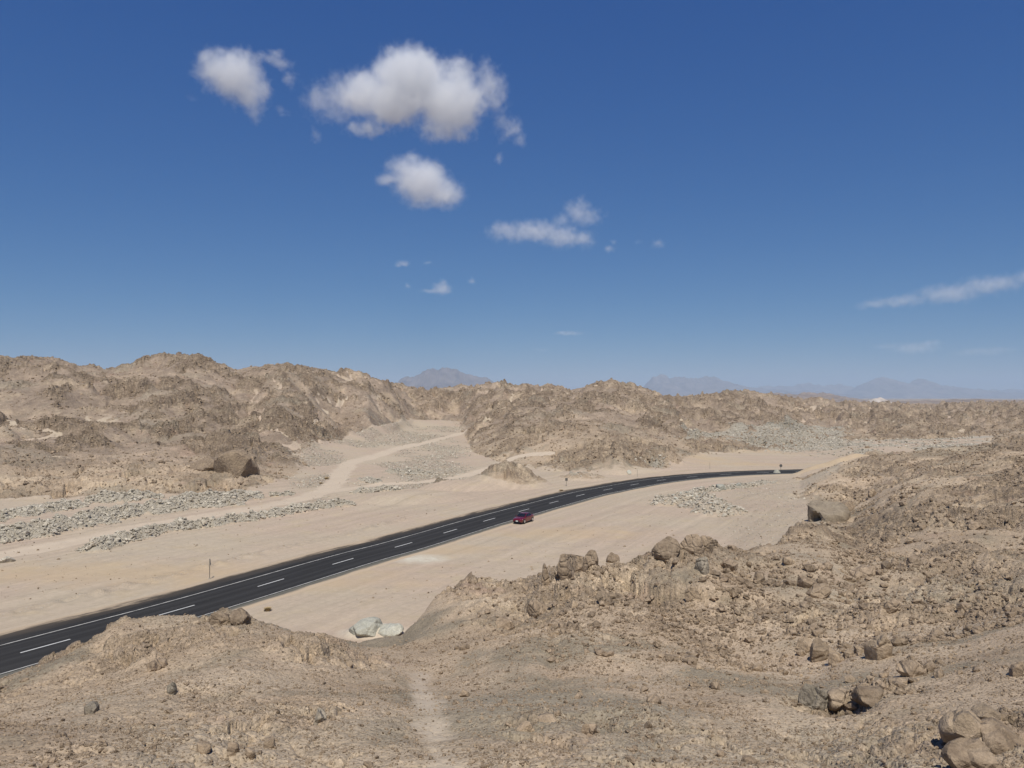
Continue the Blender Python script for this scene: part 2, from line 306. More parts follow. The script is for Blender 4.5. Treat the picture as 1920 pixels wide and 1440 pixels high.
# grid: columns in X/Y, rows in ln Y
us = np.r_[np.linspace(-1.0, -0.735, 40, endpoint=False), np.linspace(-0.735, 0.735, 1000), np.linspace(0.735, 1.0, 41)[1:]]
def rows(a, b, s): return np.arange(math.log(a), math.log(b), s)
vs = np.r_[rows(2.4, 14, .03), rows(14, 70, .0035), rows(70, 260, .0037), rows(260, 700, .0062), rows(700, 1600, .014), rows(1600, 27000, .05), [math.log(27000)]]
NU, NV = len(us), len(vs)
Yr = np.exp(vs)
Z = np.zeros((NV, NU), np.float32); TL = np.zeros((NV, NU), np.float32)
pxc = us * F * (math.cos(PIT) - (720 - 900) / F * math.sin(PIT)) + 960
LY = np.array([np.interp(pxc, l_[0], l_[1]) for l_ in LINES]); LZ = np.array([np.interp(pxc, l_[0], l_[2]) for l_ in LINES])
def pchip(x, y, q):
    h = np.diff(x); d = np.diff(y) / h; m = np.zeros_like(y)
    m[0] = d[0]; m[-1] = d[-1]
    w1 = 2 * h[1:] + h[:-1]; w2 = h[1:] + 2 * h[:-1]
    ok = d[:-1] * d[1:] > 0
    with np.errstate(divide='ignore', invalid='ignore'):
        hm = (w1 + w2) / (w1 / d[:-1] + w2 / d[1:])
    m[1:-1] = np.where(ok, hm, 0)
    i = np.clip(np.searchsorted(x, q) - 1, 0, len(h) - 1); t = (q - x[i]) / h[i]
    return ((1 + 2 * t) * (1 - t) ** 2 * y[i] + t * (1 - t) ** 2 * h[i] * m[i] + t * t * (3 - 2 * t) * y[i + 1] + t * t * (t - 1) * h[i] * m[i + 1])
for j in range(NU):
    lx = np.log(LY[:, j]); lx = np.maximum.accumulate(lx + np.arange(len(lx)) * 1e-5)
    Z[:, j] = pchip(lx, LZ[:, j], vs); TL[:, j] = np.interp(vs, lx, np.arange(len(lx)))
X = (us[None, :] * Yr[:, None]).astype(np.float32); Y = np.broadcast_to(Yr[:, None], X.shape).astype(np.float32)
SP = Y * 0.0024                              # local mesh spacing
PXG = np.broadcast_to(pxc[None, :], X.shape)

def bump_at(c, rx, ry, h, rot=0.0, p=2.0):
    dx = X - c[0]; dy = Y - c[1]; ca, sa = math.cos(rot), math.sin(rot)
    q = np.sqrt(((dx * ca + dy * sa) / rx) ** 2 + ((-dx * sa + dy * ca) / ry) ** 2)
    return (h * np.clip(1 - q ** p, 0, 1)).astype(np.float32) if p < 5 else (h * np.exp(-q * q)).astype(np.float32)

for (bx_, by_, rx_, ry_, bh) in ((578, 36.3, 1.5, 1.1, .3), (640, 38.5, 1.4, 1.0, .25), (300, 37.5, 2.2, 1.2, .5), (430, 42.3, 1.6, .9, .5)):
    Z += bump_at((ucol(bx_, 1230) * by_, by_), rx_, ry_, bh)
# which ground is rock: line index runs 0 (feet) .. 16 (horizon)
right = sstep(1470, 1600, PXG) * (TL < 8.6) + 0.0
rock = 1 - sstep(5.25, 5.9, TL)
rock = np.maximum(rock, sstep(1500, 1580, PXG - 40 * np.sin(Y / 9)) * (1 - sstep(8.0, 8.5, TL)) * sstep(5, 5.5, TL) )
rock = np.maximum(rock, sstep(9.9, 10.25, TL))
valley = sstep(520, 600, PXG) * (1 - sstep(840, 900, PXG))
rock = rock * (1 - valley * (TL > 9) * (1 - sstep(11.1, 11.7, TL)))
rock = np.maximum(rock, sstep(1560, 1640, PXG + 25 * np.sin(Y / 6)) * sstep(9.1, 9.35, TL)).astype(np.float32)

# knolls, heaps and banks on the flat
knolls = []; knollm = np.zeros_like(Z)
def knoll(px, py, w, d, h, is_rock, rot=0.0, p=2.0):
    global Z, rock, knollm
    c = flat(px, py); b = bump_at(c, w, d, h, rot, p); Z += b; knolls.append((c, w, d))
    if is_rock: knollm = np.maximum(knollm, sstep(0.1, 0.5, b / h) * is_rock)
    if is_rock: rock = np.maximum(rock, sstep(0.06, 0.3, b / h) * is_rock).astype(np.float32)
knoll(955, 908, 9.5, 11, 6.0, 1.0, 0.5, 1.3)           # brown knoll beyond the bend
knoll(880, 915, 12, 8, 1.6, 0, 0.3)
knoll(815, 914, 3.4, 3.4, 1.5, 1.0, 0, 1.3)
knoll(760, 935, 14, 9, 1.2, 0, 0.3)
knoll(1240, 876, 7, 7, 3.2, 0.7, 0.0, 1.6)
knoll(1090, 898, 7, 6, 2.0, 0.6, 0.0, 1.6)
knoll(1540, 893, 9, 4, 1.0, 0, 0.1)                    # sand berm where the road ends from view
knoll(1590, 891, 6, 5, 1.6, 0, 0.1)
knoll(1520, 901, 5, 3, .9, 0.8, 0.1)
knoll(436, 884, 7.5, 6.5, 2.6, 0)
knoll(360, 884, 9, 5, 1.6, 0)
knoll(700, 1186, 2.6, 1.8, .7, 0)
knoll(790, 1047, 3.4, 1.6, 0.55, 0, 0.95)              # pale dumped powder
RUB = [  # grey rubble: polyline in px, half width, height
 ([(-60, 1020), (60, 1003), (150, 985), (230, 968), (330, 955), (430, 947)], 4.6, 1.6),
 ([(-60, 985), (60, 965), (120, 955)], 4.0, 1.0),
 ([(190, 945), (260, 940)], 4.0, 1.6),
 ([(360, 940), (460, 938)], 4.0, 1.1),
 ([(520, 933), (535, 932)], 2.0, .7),
 ([(175, 1030), (240, 1012), (330, 992), (420, 982), (520, 966), (640, 949)], 2.3, 1.25),
 ([(675, 927), (740, 921)], 1.7, .9),
 ([(735, 891), (800, 893)], 2.6, .9),
 ([(690, 905), (700, 908)], 2.6, .7),
 ([(1262, 944), (1300, 938), (1345, 962)], 4.6, 1.6),
 ([(1310, 922), (1400, 912), (1440, 905)], 2.0, .5),
]
grey = np.zeros_like(Z); stony = np.zeros_like(Z); track = np.zeros_like(Z); pale = np.zeros_like(Z)
rub_world = []
for pts, hw, h in RUB:
    W = [flat(*q) for q in pts]; d, _, _ = seg_dist(X, Y, W)
    n = 1 + 0.45 * gnoise(X / 3.0, Y / 3.0, 3)
    b = np.clip(1 - (d / (hw * n)) ** 2, 0, 1)
    Z += (h * b * (0.8 + 0.5 * gnoise(X / 2.2, Y / 2.2, 9))).astype(np.float32); grey = np.maximum(grey, sstep(.02, .3, b) * (.55 if pts[0][0] == 1262 else 1.0)); rub_world.append((W, hw, h))
TRACKS = [
 ([(-80, 1052), (60, 1030), (200, 1003), (330, 978), (480, 955), (580, 934), (625, 912), (655, 878), (690, 851), (750, 829), (820, 813), (872, 803)], 2.3),
 ([(600, 930), (700, 913), (800, 906), (880, 893), (960, 872), (1040, 858)], 1.7),
]
for pts, hw in TRACKS:
    W, _ = spline([flat(*q) if q[1] > 865 else flat(q[0], q[1], 2.0 + (865 - q[1]) * .06) for q in pts], 2.0)
    d, _, _ = seg_dist(X, Y, [tuple(q) for q in W]); n = 1 + 0.3 * gnoise(X / 4, Y / 4, 4)
    t = 1 - sstep(hw * .75, hw * 1.35, d * n); track = np.maximum(track, t)
    grey *= 1 - t; Z -= (.12 * t).astype(np.float32)
rock *= 1 - track
flatv = ((TL > 8.9) & (TL < 11.9)).astype(np.float32) * valley
stony = np.maximum(stony, flatv * (1 - track) * sstep(-.25, .1, fbm(X, Y, 30, 3, 40)))
qd = (TL > 10.2) & (TL < 11.6)
qlo = 10.75 - .85 * sstep(1330, 1480, PXG)
quarry = sstep(1262, 1285, PXG) * (1 - sstep(1560, 1610, PXG)) * sstep(qlo - .1, qlo + .2, TL) * (1 - sstep(11.25, 11.45, TL))
quarry = quarry * sstep(-.75, -.15, fbm(X, Y, 14, 4, 41, .6) + .12)
grey = np.maximum(grey, quarry); stony = np.maximum(stony, .6 * quarry)
q2 = sstep(1500, 1560, PXG) * (1 - sstep(1840, 1890, PXG)) * sstep(9.5, 9.8, TL) * (1 - sstep(10.35, 10.6, TL)); rock = rock * (1 - .85 * q2); grey = np.maximum(grey, q2 * sstep(-.2, .3, fbm(X, Y, 12, 4, 42, .6)) * .8)
lowf = sstep(1330, 1400, PXG) * (TL > 6.3) * (TL < 8.3) * (1 - rock); stony = np.maximum(stony, .55 * lowf)
ochre = np.zeros_like(Z)
for (ox, oy, rx_, ry_) in ((1370, 850, 24, 14), (1300, 866, 14, 9), (1400, 872, 22, 5), (1560, 889, 13, 7), (830, 1030, 7, 4), (1060, 1000, 12, 5), (520, 1090, 16, 4), (250, 1075, 30, 6)):
    c = flat(ox, oy); ochre = np.maximum(ochre, np.clip(1.3 - np.hypot((X - c[0]) / rx_, (Y - c[1]) / ry_) + .5 * gnoise(X / 3, Y / 3, 45), 0, 1))
for (ox, oy, rx_, ry_) in ((1225, 880, 5.5, 6), (1085, 898, 4.5, 4)):
    c = flat(ox, oy); grey = np.maximum(grey, np.clip(1.2 - np.hypot((X - c[0]) / rx_, (Y - c[1]) / ry_), 0, 1) * .75)
c = flat(700, 1186); pale = np.maximum(pale, np.clip(1 - np.hypot((X - c[0]) / 3.4, (Y - c[1]) / 2.2), 0, 1) * 1.8)
c = flat(790, 1047); pale = np.maximum(pale, np.clip(1 - np.hypot((X - c[0]) / 4.2, (Y - c[1]) / 3.4), 0, 1) * 1.6)
PATH = [(795, 1262), (785, 1290), (800, 1330), (812, 1370), (830, 1440)]

# large relief: gullies and spurs on the far hills, then broken rock
far = sstep(10.3, 11.6, TL) * (1 - sstep(14.2, 15.5, TL))
wx = X + 9 * fbm(X, Y, 60, 2, 60); wy = Y + 9 * fbm(X + 300, Y, 60, 2, 61)
spur = (1 - np.abs(fbm(wx, wy, 75, 3, 62, .5))) - 0.72
sky_hold = 1 - 0.85 * np.exp(-((TL - 13.0) / 0.16) ** 2)
sizeY = np.clip(Y / 330.0, .35, 2.5)
Z += (far * rock * spur * 9.0 * sizeY * sky_hold).astype(np.float32)
r2 = (1 - np.abs(fbm(wx, wy, 27, 2, 64, .5))) - .74; r3 = (1 - np.abs(fbm(X + .4 * (wx - X), Y, 12, 2, 65, .5))) - .74
Z += (far * rock * (4.2 * r2 + 1.7 * r3) * sizeY * (.3 + .7 * sky_hold)).astype(np.float32)
gul = np.abs(fbm(wx + 50, wy, 46, 3, 66, .5))
Z -= (far * rock * 2.2 * (1 - sstep(0, .22, gul)) * sizeY).astype(np.float32)
sandg = far * (1 - sstep(.012, .055, gul + .04 * gnoise(X / 3, Y / 5, 67))) * sstep(-.3, .1, fbm(X, Y, 90, 2, 68))   # sand lies in some gullies
rock = rock * (1 - .9 * sandg)
patch = far * sstep(.45, .75, fbm(X, Y * .6, 34, 5, 69, .6)); rock = rock * (1 - .3 * patch)
near = (1 - sstep(5.4, 6.0, TL)) + right * (1 - sstep(8.2, 8.6, TL)) * sstep(5, 6, TL)
near = np.clip(near, 0, 1)
Z += (near * sstep(12, 22, Y) * (.6 * fbm(X, Y, 14, 3, 70) + (.08 + .3 * sstep(4, 4.6, TL)) * fbm(X, Y, 5, 2, 75)) * sstep(0, .6, rock)).astype(np.float32)
# how broken the rock is: outcrops here, gravel slopes there
craggy = sstep(-.22, .38, fbm(X, Y, 26, 3, 80) + .25 * sstep(4.3, 5.0, TL) * (TL < 6) + .15 * (TL > 10))
lowk = .22 + .45 * sstep(1400, 1650, PXG) + .2 * (1 - sstep(560, 660, PXG)) * sstep(3.2, 4.0, TL)
ridge_ix = 1.1 * spur + .9 * r2 + .55 * r3 + .30 * fbm(X, Y, 20, 4, 82, .6)
craggy = craggy * (1 - far) + far * sstep(-.16, .30, ridge_ix)
craggy = craggy * (lowk + (1 - lowk) * sstep(3.9, 4.5, TL))
craggy = craggy * (1 - .75 * sstep(620, 700, PXG) * (1 - sstep(900, 1000, PXG)) * (TL < 4.7))
for (bx_, by_, r_) in ((590, 36.5, 2.2), (640, 38.5, 2.0), (300, 36.5, 3.0), (430, 42.0, 2.4)):
    craggy = np.maximum(craggy, np.clip(1.4 - np.hypot(X - ucol(bx_, 1230) * by_, Y - by_) / r_, 0, .6))
for (bx_, by_, r_, pk) in ((1000, 22.5, .9, .75), (1045, 23, .6, .6), (1120, 22.5, .7, .75), (1215, 23, .4, .6), (450, 21, 1.1, .7), (520, 22, 1.0, .65), (600, 24, .9, .6), (1560, 26, 1.2, .7), (1650, 27, 1.1, .7), (1850, 20, 1.5, .8), (1075, 57.5, 3.2, 1.0), (1290, 62.5, 3.4, .9), (1020, 62, 2.0, .9), (1180, 52, 4.0, .8), (1000, 52, 4.0, .75)):
    craggy = np.maximum(craggy, pk * np.clip(1.5 - np.hypot(X - ucol(bx_, 1200) * by_, Y - by_) / r_, 0, 1))
craggy = np.maximum(craggy, .9 * knollm)
craggy = craggy * (1 - .45 * (1 - sstep(520, 620, PXG)) * sstep(9.9, 10.1, TL) * (1 - sstep(10.75, 11.0, TL)))
craggy = np.clip(craggy + .28 * right * sstep(5, 6, TL), 0, 1)
strata = Y * .55 + X * .25 + 3.0 * fbm(X, Y, 22, 3, 84)
relief = np.zeros_like(Z)
for lam, amp, sd in ((9.0, 1.7, 91), (4.2, 1.0, 92), (1.9, .5, 93), (.85, .2, 94), (.4, .085, 95)):
    lod = sstep(1.4, 3.2, lam / SP) * rock
    idx = lod > 0.01
    if not idx.any(): continue
    x = X[idx] + .35 * lam * gnoise(X[idx] / lam * 1.7, Y[idx] / lam * 1.7, sd + 20); y = Y[idx] * .8 + .35 * lam * gnoise(X[idx] / lam * 1.7 + 5, Y[idx] / lam * 1.7, sd + 21)
    k = craggy[idx] if lam > 1 else .08 + .92 * craggy[idx]
    v = blocks(x, y, lam, sd) * amp * lod[idx] * k
    if lam > 1.5: v *= np.where(near[idx] > .5, .4 if lam > 4 else .7, 1.0)
    relief[idx] += v
saw = (strata / 3.1) % 1.0; relief += (.55 * (saw - .5) * sstep(0, .12, saw) * craggy * rock * sstep(1.2, 3, 3.1 / SP)).astype(np.float32)
Z += relief * sky_hold
# fine gravelly grain and low ripples in the sand
Z += (rock * (.03 + .07 * craggy) * fbm(X, Y, .9, 2, 97) * sstep(1.2, 3, .9 / SP)).astype(np.float32)
Z += ((1 - rock) * (.16 * fbm(X, Y, 11, 3, 98) + .05 * gnoise(X / 1.6, Y / 1.6, 99)) * sstep(5.3, 6, TL)).astype(np.float32)
Z += (np.clip(grey + .35 * stony, 0, 1) * .38 * blocks(X, Y, 1.3, 55) * sstep(1.2, 3, 1.3 / SP)).astype(np.float32)
Z += (sstep(14.0, 15.0, TL) * 16 * (fbm(X, Y, 700, 4, 50) - .25) * sstep(800, 2500, Y)).astype(np.float32)
# footpath worn into the gravel
def height_at(x, y):
    u = np.asarray(x, float) / y; fi = np.interp(np.log(y), vs, np.arange(NV)); fj = np.interp(u, us, np.arange(NU))
    i = np.clip(np.floor(fi).astype(int), 0, NV - 2); j = np.clip(np.floor(fj).astype(int), 0, NU - 2); a = fi - i; b = fj - j
    return (Z[i, j] * (1 - a) * (1 - b) + Z[i + 1, j] * a * (1 - b) + Z[i, j + 1] * (1 - a) * b + Z[i + 1, j + 1] * a * b)
def samp(A, x, y):
    i = np.clip(np.interp(np.log(y), vs, np.arange(NV)).round().astype(int), 0, NV - 1); j = np.clip(np.interp(np.asarray(x) / y, us, np.arange(NU)).round().astype(int), 0, NU - 1)
    return A[i, j]
# the road bed
rd, rr, rs = seg_dist(X, Y, [tuple(q) for q in ROAD[::4]])
bed = 1 - sstep(7.5, 12.5, rd)
Z = (Z * (1 - bed) + (-.06) * bed).astype(np.float32); rock *= 1 - bed; grey *= 1 - bed; stony *= 1 - bed
for (bx_, by_, rx_, ry_, bh) in ((86.0, 200.0, 13.0, 3.4, 1.9), (97.0, 197.0, 12.0, 6.0, 2.6), (80.5, 198.2, 9.5, 2.6, 1.75)):
    q = bump_at((bx_, by_), rx_, ry_, bh); Z += q; ochre = np.maximum(ochre, np.clip(q, 0, 1))
ledge = np.exp(-((rd - 12.5) / 1.1) ** 2) * (rs > 0) * (PXG < 760); Z += (.35 * ledge * (.6 + gnoise(X / 1.5, Y / 1.5, 31))).astype(np.float32); stony = np.maximum(stony, .5 * ledge)

def ground_hit(px, py, y0=8.0, y1=1200.0):   # first ground met by a sight line
    e = float(elev(py)); u = ucol(px, py); yy = np.exp(np.arange(math.log(y0), math.log(y1), .0015))
    g = height_at(u * yy, yy) - (HCAM + e * yy); k = np.argmax(g > 0)
    return Vector((u * yy[k], yy[k], float(HCAM + e * yy[k])))
pw = [ground_hit(*q) for q in PATH]
pd, _, _ = seg_dist(X, Y, [(q.x, q.y) for q in pw]); pt = (1 - sstep(.1, 1.3, pd * (1 + .5 * gnoise(X / 1.5, Y / 1.5, 33)))) * (Y < 45)
Z -= (.06 * pt).astype(np.float32); track = np.maximum(track, .32 * pt); rock *= 1 - .6 * pt

# split the sheet into the pieces of the setting
vert = np.c_[X.ravel(), Y.ravel(), Z.ravel()]
ii, jj = np.meshgrid(np.arange(NV - 1), np.arange(NU - 1), indexing='ij')
v00 = (ii * NU + jj).ravel(); quads = np.c_[v00, v00 + 1, v00 + NU + 1, v00 + NU]
ft = TL[:-1, :-1].ravel(); fp = PXG[:-1, :-1].ravel(); ftr = track[:-1, :-1].ravel()
zone = np.full(len(quads), 1)                                   # valley floor
zone[ft < 5.6] = 0                                              # hill the viewer stands on
zone[(ft >= 5.0) & (ft < 8.5) & (fp > 1520)] = 2                # stony hill across the hollow
zone[(ft >= 10.2) & (fp < 740)] = 3; zone[(ft >= 10.2) & (fp >= 740)] = 4
zone[(ft >= 9) & (ft < 11.6) & (fp > 540) & (fp < 880)] = 1
zone[ft >= 14] = 5
zone[(ftr > .5) & (ft > 6)] = 6; zone[(ftr > .15) & (ft < 6)] = 7
ZN = ['foreground_hill', 'valley_floor', 'hill_right', 'hills_left', 'hills_centre', 'desert_plain', 'dirt_track', 'footpath']
ATT = dict(rock=rock, grey=grey, track=track, pale=np.clip(pale, 0, 1), stony=stony, crag=craggy, ochre=ochre, farhill=far, rdist=np.where(rd < 70, rd * rs, 70), rrun=rr)
for k, nm in enumerate(ZN):
    q = quads[zone == k]; used, inv = np.unique(q, return_inverse=True)
    me = bpy.data.meshes.new(nm); me.vertices.add(len(used)); me.vertices.foreach_set('co', vert[used].astype(np.float32).ravel())
    me.loops.add(q.size); me.loops.foreach_set('vertex_index', inv.ravel().astype(np.int32))
    me.polygons.add(len(q)); me.polygons.foreach_set('loop_start', np.arange(0, q.size, 4, dtype=np.int32))
    me.polygons.foreach_set('use_smooth', np.ones(len(q), bool))
    me.update(calc_edges=True)
    for an, av in ATT.items():
        a = me.attributes.new(an, 'FLOAT', 'POINT'); a.data.foreach_set('value', av.ravel()[used].astype(np.float32))
    me.materials.append(M_GROUND)
    tag(obj(nm, me), kind='structure')

# ------------------------------------------------------------------ far mountains and the pale quarry hill
def mesh_np(name, v, q, mat, smooth=True):
    me = bpy.data.meshes.new(name); me.from_pydata([tuple(map(float, a)) for a in v], [], [tuple(map(int, a)) for a in q])
    me.polygons.foreach_set('use_smooth', np.full(len(me.polygons), smooth)); me.materials.append(mat); me.update(); return me
M_MOUNT = simple('mountain_rock', (0.17, 0.14, 0.125), 0.95, noise=0.35, scale=0.004)
M_WHITE = simple('pale_quarry_stone', (0.50, 0.43, 0.36), 0.95, noise=0.25, scale=0.05)
M_MESA = simple('low_mesa_rock', (0.25, 0.19, 0.145), 0.95, noise=0.3, scale=0.02)
def mountain(name, crest, Yc, depth, mat, seed, rugged, base=-12.0, n=260, m=47):
    px = np.linspace(crest[0][0], crest[-1][0], n); py = np.interp(px, [c[0] for c in crest], [c[1] for c in crest])
    py = py + 4.0 * fbm(px, px * 0, 30.0, 5, seed + 3, .6) * np.minimum(1, (755 - py).clip(0) / 18)
    u = np.array([ucol(a, b) for a, b in zip(px, py)]); zc = np.maximum(HCAM + Yc * elev(py), base)
    t = np.linspace(-1, 1, m)
    Yg = Yc + depth * t[:, None] * np.ones(n)[None, :]; Xg = u[None, :] * Yc + 0 * Yg
    prof = np.clip(1 - np.abs(t), 0, 1)[:, None] ** 0.85
    R = (1 - np.abs(fbm(Xg, Yg, rugged * 7, 4, seed))) - .75
    Zg = base + (zc[None, :] - base) * np.clip(prof + .42 * R * prof * (1 - prof) * 2.6, 0, 1.3) + rugged * .28 * R * prof
    idx = (np.arange(m - 1)[:, None] * n + np.arange(n - 1)[None, :]).ravel()
    return tag(obj(name, mesh_np(name, np.c_[Xg.ravel(), Yg.ravel(), Zg.ravel()], np.c_[idx, idx + 1, idx + n + 1, idx + n], mat)), kind='structure')
mountain('mountain_peak', [(735, 752), (750, 713), (765, 704), (790, 699), (800, 694), (806, 690), (822, 694), (832, 691), (842, 689), (856, 690), (868, 697), (882, 702), (900, 707), (918, 714), (930, 722), (960, 752)], 13500, 1500, M_MOUNT, 201, 190)
mountain('mountain_range_centre', [(1195, 752), (1212, 720), (1222, 708), (1238, 701), (1248, 702), (1256, 710), (1275, 706), (1300, 709), (1318, 707), (1338, 708), (1352, 713), (1380, 720), (1410, 727), (1440, 731), (1500, 734), (1560, 738), (1600, 744), (1640, 756)], 21000, 2200, M_MOUNT, 202, 200)
mountain('mountain_range_right', [(1560, 756), (1600, 735), (1620, 722), (1655, 706), (1665, 704), (1680, 712), (1702, 722), (1722, 711), (1732, 714), (1745, 720), (1780, 723), (1810, 728), (1850, 734), (1900, 737), (1960, 741), (2050, 741), (2150, 752)], 23000, 2200, M_MOUNT, 203, 220)
mountain('mountain_range_far', [(1380, 752), (1420, 726), (1480, 722), (1540, 719), (1600, 724), (1660, 728), (1760, 726), (1850, 731), (1940, 730), (2060, 752)], 26000, 1500, M_MOUNT, 207, 180)
mountain('low_mesa', [(1425, 760), (1440, 741), (1470, 738), (1520, 737), (1560, 738), (1580, 742), (1600, 749), (1640, 760)], 5200, 420, M_MESA, 204, 40)
mountain('low_mesa_far', [(1660, 762), (1700, 752), (1790, 750), (1830, 747), (1880, 751), (1950, 750), (2080, 762)], 3600, 320, M_MESA, 205, 22)
mountain('pale_hill', [(1612, 764), (1625, 755), (1640, 747), (1651, 745), (1660, 750), (1670, 757), (1700, 758), (1730, 760), (1745, 765)], 2300, 90, M_WHITE, 206, 9, base=-6, n=120)

# ------------------------------------------------------------------ the road, its paint and verges
def road_material():
    m, n, l, b = new_mat('asphalt'); T = NT(m); p = T.pos(); ac = T.attr('across'); al = T.attr('along')
    cmb = n.new('ShaderNodeCombineXYZ'); l.new(T.math('MULTIPLY', al, 0.04), cmb.inputs[0]); l.new(ac, cmb.inputs[1])
    st = T.noise(cmb.outputs[0], 1.3, 5, 0.6); fine = T.noise(p, 14, 4, 0.7)
    c = T.mix(T.rng(st, 0.3, 0.7), (0.024, 0.023, 0.022), (0.042, 0.040, 0.038))
    wheel = T.math('ADD', T.math('ABSOLUTE', T.math('SUBTRACT', T.math('ABSOLUTE', ac), 1.7)), 0.0)      # polished strips under the wheels
    c = T.mix(T.rng(T.math('ABSOLUTE', T.math('SUBTRACT', wheel, 0.75)), 0.0, 0.45, 0.55, 0.0), c, (0.054, 0.052, 0.050))
    c = T.mix(T.rng(fine, 0.35, 0.65), T.scale(c, 0.8), T.scale(c, 1.2))
    cm2 = n.new('ShaderNodeCombineXYZ'); l.new(T.math('MULTIPLY', al, 0.16), cm2.inputs[0]); l.new(T.math('MULTIPLY', ac, 0.8), cm2.inputs[1])
    rag = T.noise(cm2.outputs[0], 1.0, 6, 0.65)
    far_ = T.rng(T.math('ADD', ac, T.math('MULTIPLY', T.math('SUBTRACT', rag, 0.5), 4.6)), 5.9, 6.9)
    brown = T.rng(T.math('ADD', ac, T.math('MULTIPLY', T.math('SUBTRACT', rag, 0.5), 3.0)), 4.3, 6.4)
    c = T.mix(T.math('MULTIPLY', brown, 0.5), c, (0.15, 0.115, 0.08))
    c = T.mix(far_, c, (0.46, 0.36, 0.25))
    nearv = T.rng(ac, -3.65, -3.9); c = T.mix(T.math('MULTIPLY', nearv, 0.8), c, T.mix(st, (0.10, 0.10, 0.085), (0.22, 0.20, 0.155)))
    nr = T.rng(T.math('ADD', ac, T.math('MULTIPLY', T.math('SUBTRACT', rag, 0.5), 1.1)), -4.35, -4.75); c = T.mix(nr, c, (0.47, 0.365, 0.255))
    l.new(c, b.inputs['Base Color']); b.inputs['Roughness'].default_value = 0.9; b.inputs['Specular IOR Level'].default_value = 0.12
    l.new(T.bump(fine, 0.01, 0.6), b.inputs['Normal'])
    return m
def ribbon(name, offs, zs, mat, s0=0.0, s1=None, parent=None, step=1, attrs=True):
    s1 = ROAD_S[-1] if s1 is None else s1; q = np.r_[s0, ROAD_S[(ROAD_S > s0 + .01) & (ROAD_S < s1 - .01)], s1]
    C = np.c_[np.interp(q, ROAD_S, ROAD[:, 0]), np.interp(q, ROAD_S, ROAD[:, 1])]; Nn = np.c_[np.interp(q, ROAD_S, RN[:, 0]), np.interp(q, ROAD_S, RN[:, 1])]
    k = len(offs); v = []
    for i in range(len(q)):
        for o_, z_ in zip(offs, zs): v.append((C[i, 0] + Nn[i, 0] * o_, C[i, 1] + Nn[i, 1] * o_, z_))
    f = [(i * k + j, (i + 1) * k + j, (i + 1) * k + j + 1, i * k + j + 1) for i in range(len(q) - 1) for j in range(k - 1)]
    f = [t[::-1] for t in f]
    me = mesh_np(name, v, f, mat)
    if attrs:
        a = me.attributes.new('across', 'FLOAT', 'POINT'); a.data.foreach_set('value', np.tile(offs, len(q)).astype(np.float32))
        a = me.attributes.new('along', 'FLOAT', 'POINT'); a.data.foreach_set('value', np.repeat(q, k).astype(np.float32))
    return obj(name, me, parent)
road = ribbon('road', np.array([-5.4, -4.8, -4.2, -3.8, -2, 0, 2, 3.6, 5, 6, 7, 8.0]), [-.10, .0, .05, .06, .075, .085, .075, .06, .05, .035, .01, -.10], road_material())
tag(road, kind='structure')
M_PAINT = simple('road_paint', (0.60, 0.59, 0.55), 0.7, noise=0.12, scale=3.0)
M_WORN = simple('worn_road_paint', (0.50, 0.48, 0.43), 0.8, noise=0.35, scale=1.2)
ds0 = float(np.argmin(np.hypot(*(ROAD - flat(38, 1226)).T)))   # run of the first dash in view
k0 = int(ds0 // 12)
for k in range(-k0, int((ROAD_S[-1] - ds0) // 12)):
    a = ds0 + 12 * k
    if a > 1: ribbon('centre_dash', [-.085, 0, .085], [.0865, .090, .0865], M_PAINT, a, a + 3.9, road, attrs=False)
ribbon('edge_line', [-3.60, -3.48], [.0675, .069], M_WORN, 1, ROAD_S[-1] - 1, road, attrs=False)
ribbon('edge_line', [3.26, 3.40], [.070, .0685], M_WORN, 1, ROAD_S[-1] - 1, road, attrs=False)

# ------------------------------------------------------------------ stones
def rock_mesh(name, seed, sub, mat, cuts=14, rough=0.10, sq=(1, 1, 1), smooth=False, dent=None):
    r = np.random.default_rng(seed); bm = bmesh.new(); bmesh.ops.create_icosphere(bm, subdivisions=sub, radius=1)
    P = r.normal(size=(cuts, 3)); P /= np.linalg.norm(P, axis=1)[:, None]; dd = r.uniform(.55, .84, cuts) if cuts > 6 else r.uniform(.7, 1.0, cuts); ph = r.uniform(0, 9, 3)
    for v in bm.verts:
        d = np.array(v.co); dt = P @ d; k = dt > .05; d = np.array(v.co)
        rad = (min(1.0, (dd[k] / dt[k]).min()) if k.any() else 1.0) * (1.18 if cuts > 6 else 1.0)
        w = sum(math.sin(f_ * (d[i] * 2.3 + d[(i + 1) % 3] * 1.4) + ph[i] + f_) / f_ for i in range(3) for f_ in ((2, 4.5, 9) if sub < 4 else (2, 4.5, 9, 17, 29))) / 3
        if dent is not None:
            dn = float(np.linalg.norm(d - np.array(dent[0]))); rad *= 1 - dent[2] * math.exp(-(dn / dent[1]) ** 4)
        v.co = Vector(d * rad * (1 + rough * w) * np.array(sq))
    me = bpy.data.meshes.new(name); bm.to_mesh(me); bm.free()
    me.polygons.foreach_set('use_smooth', np.full(len(me.polygons), smooth)); me.materials.append(mat)
    if smooth:
        me.set_sharp_from_angle(angle=math.radians(24))
    return me

def protos(tagname, mat, k, seed, sub=1, flatk=.7):
    c = bpy.data.collections.new(tagname)
    for i in range(k):
        q = np.random.default_rng(seed + i)
        me = rock_mesh(tagname, seed + i, sub, mat, 12, .10, (1, q.uniform(.7, 1.0), q.uniform(flatk * .75, flatk * 1.15)))
        o = bpy.data.objects.new(tagname + '_stone', me); c.objects.link(o)
    return c

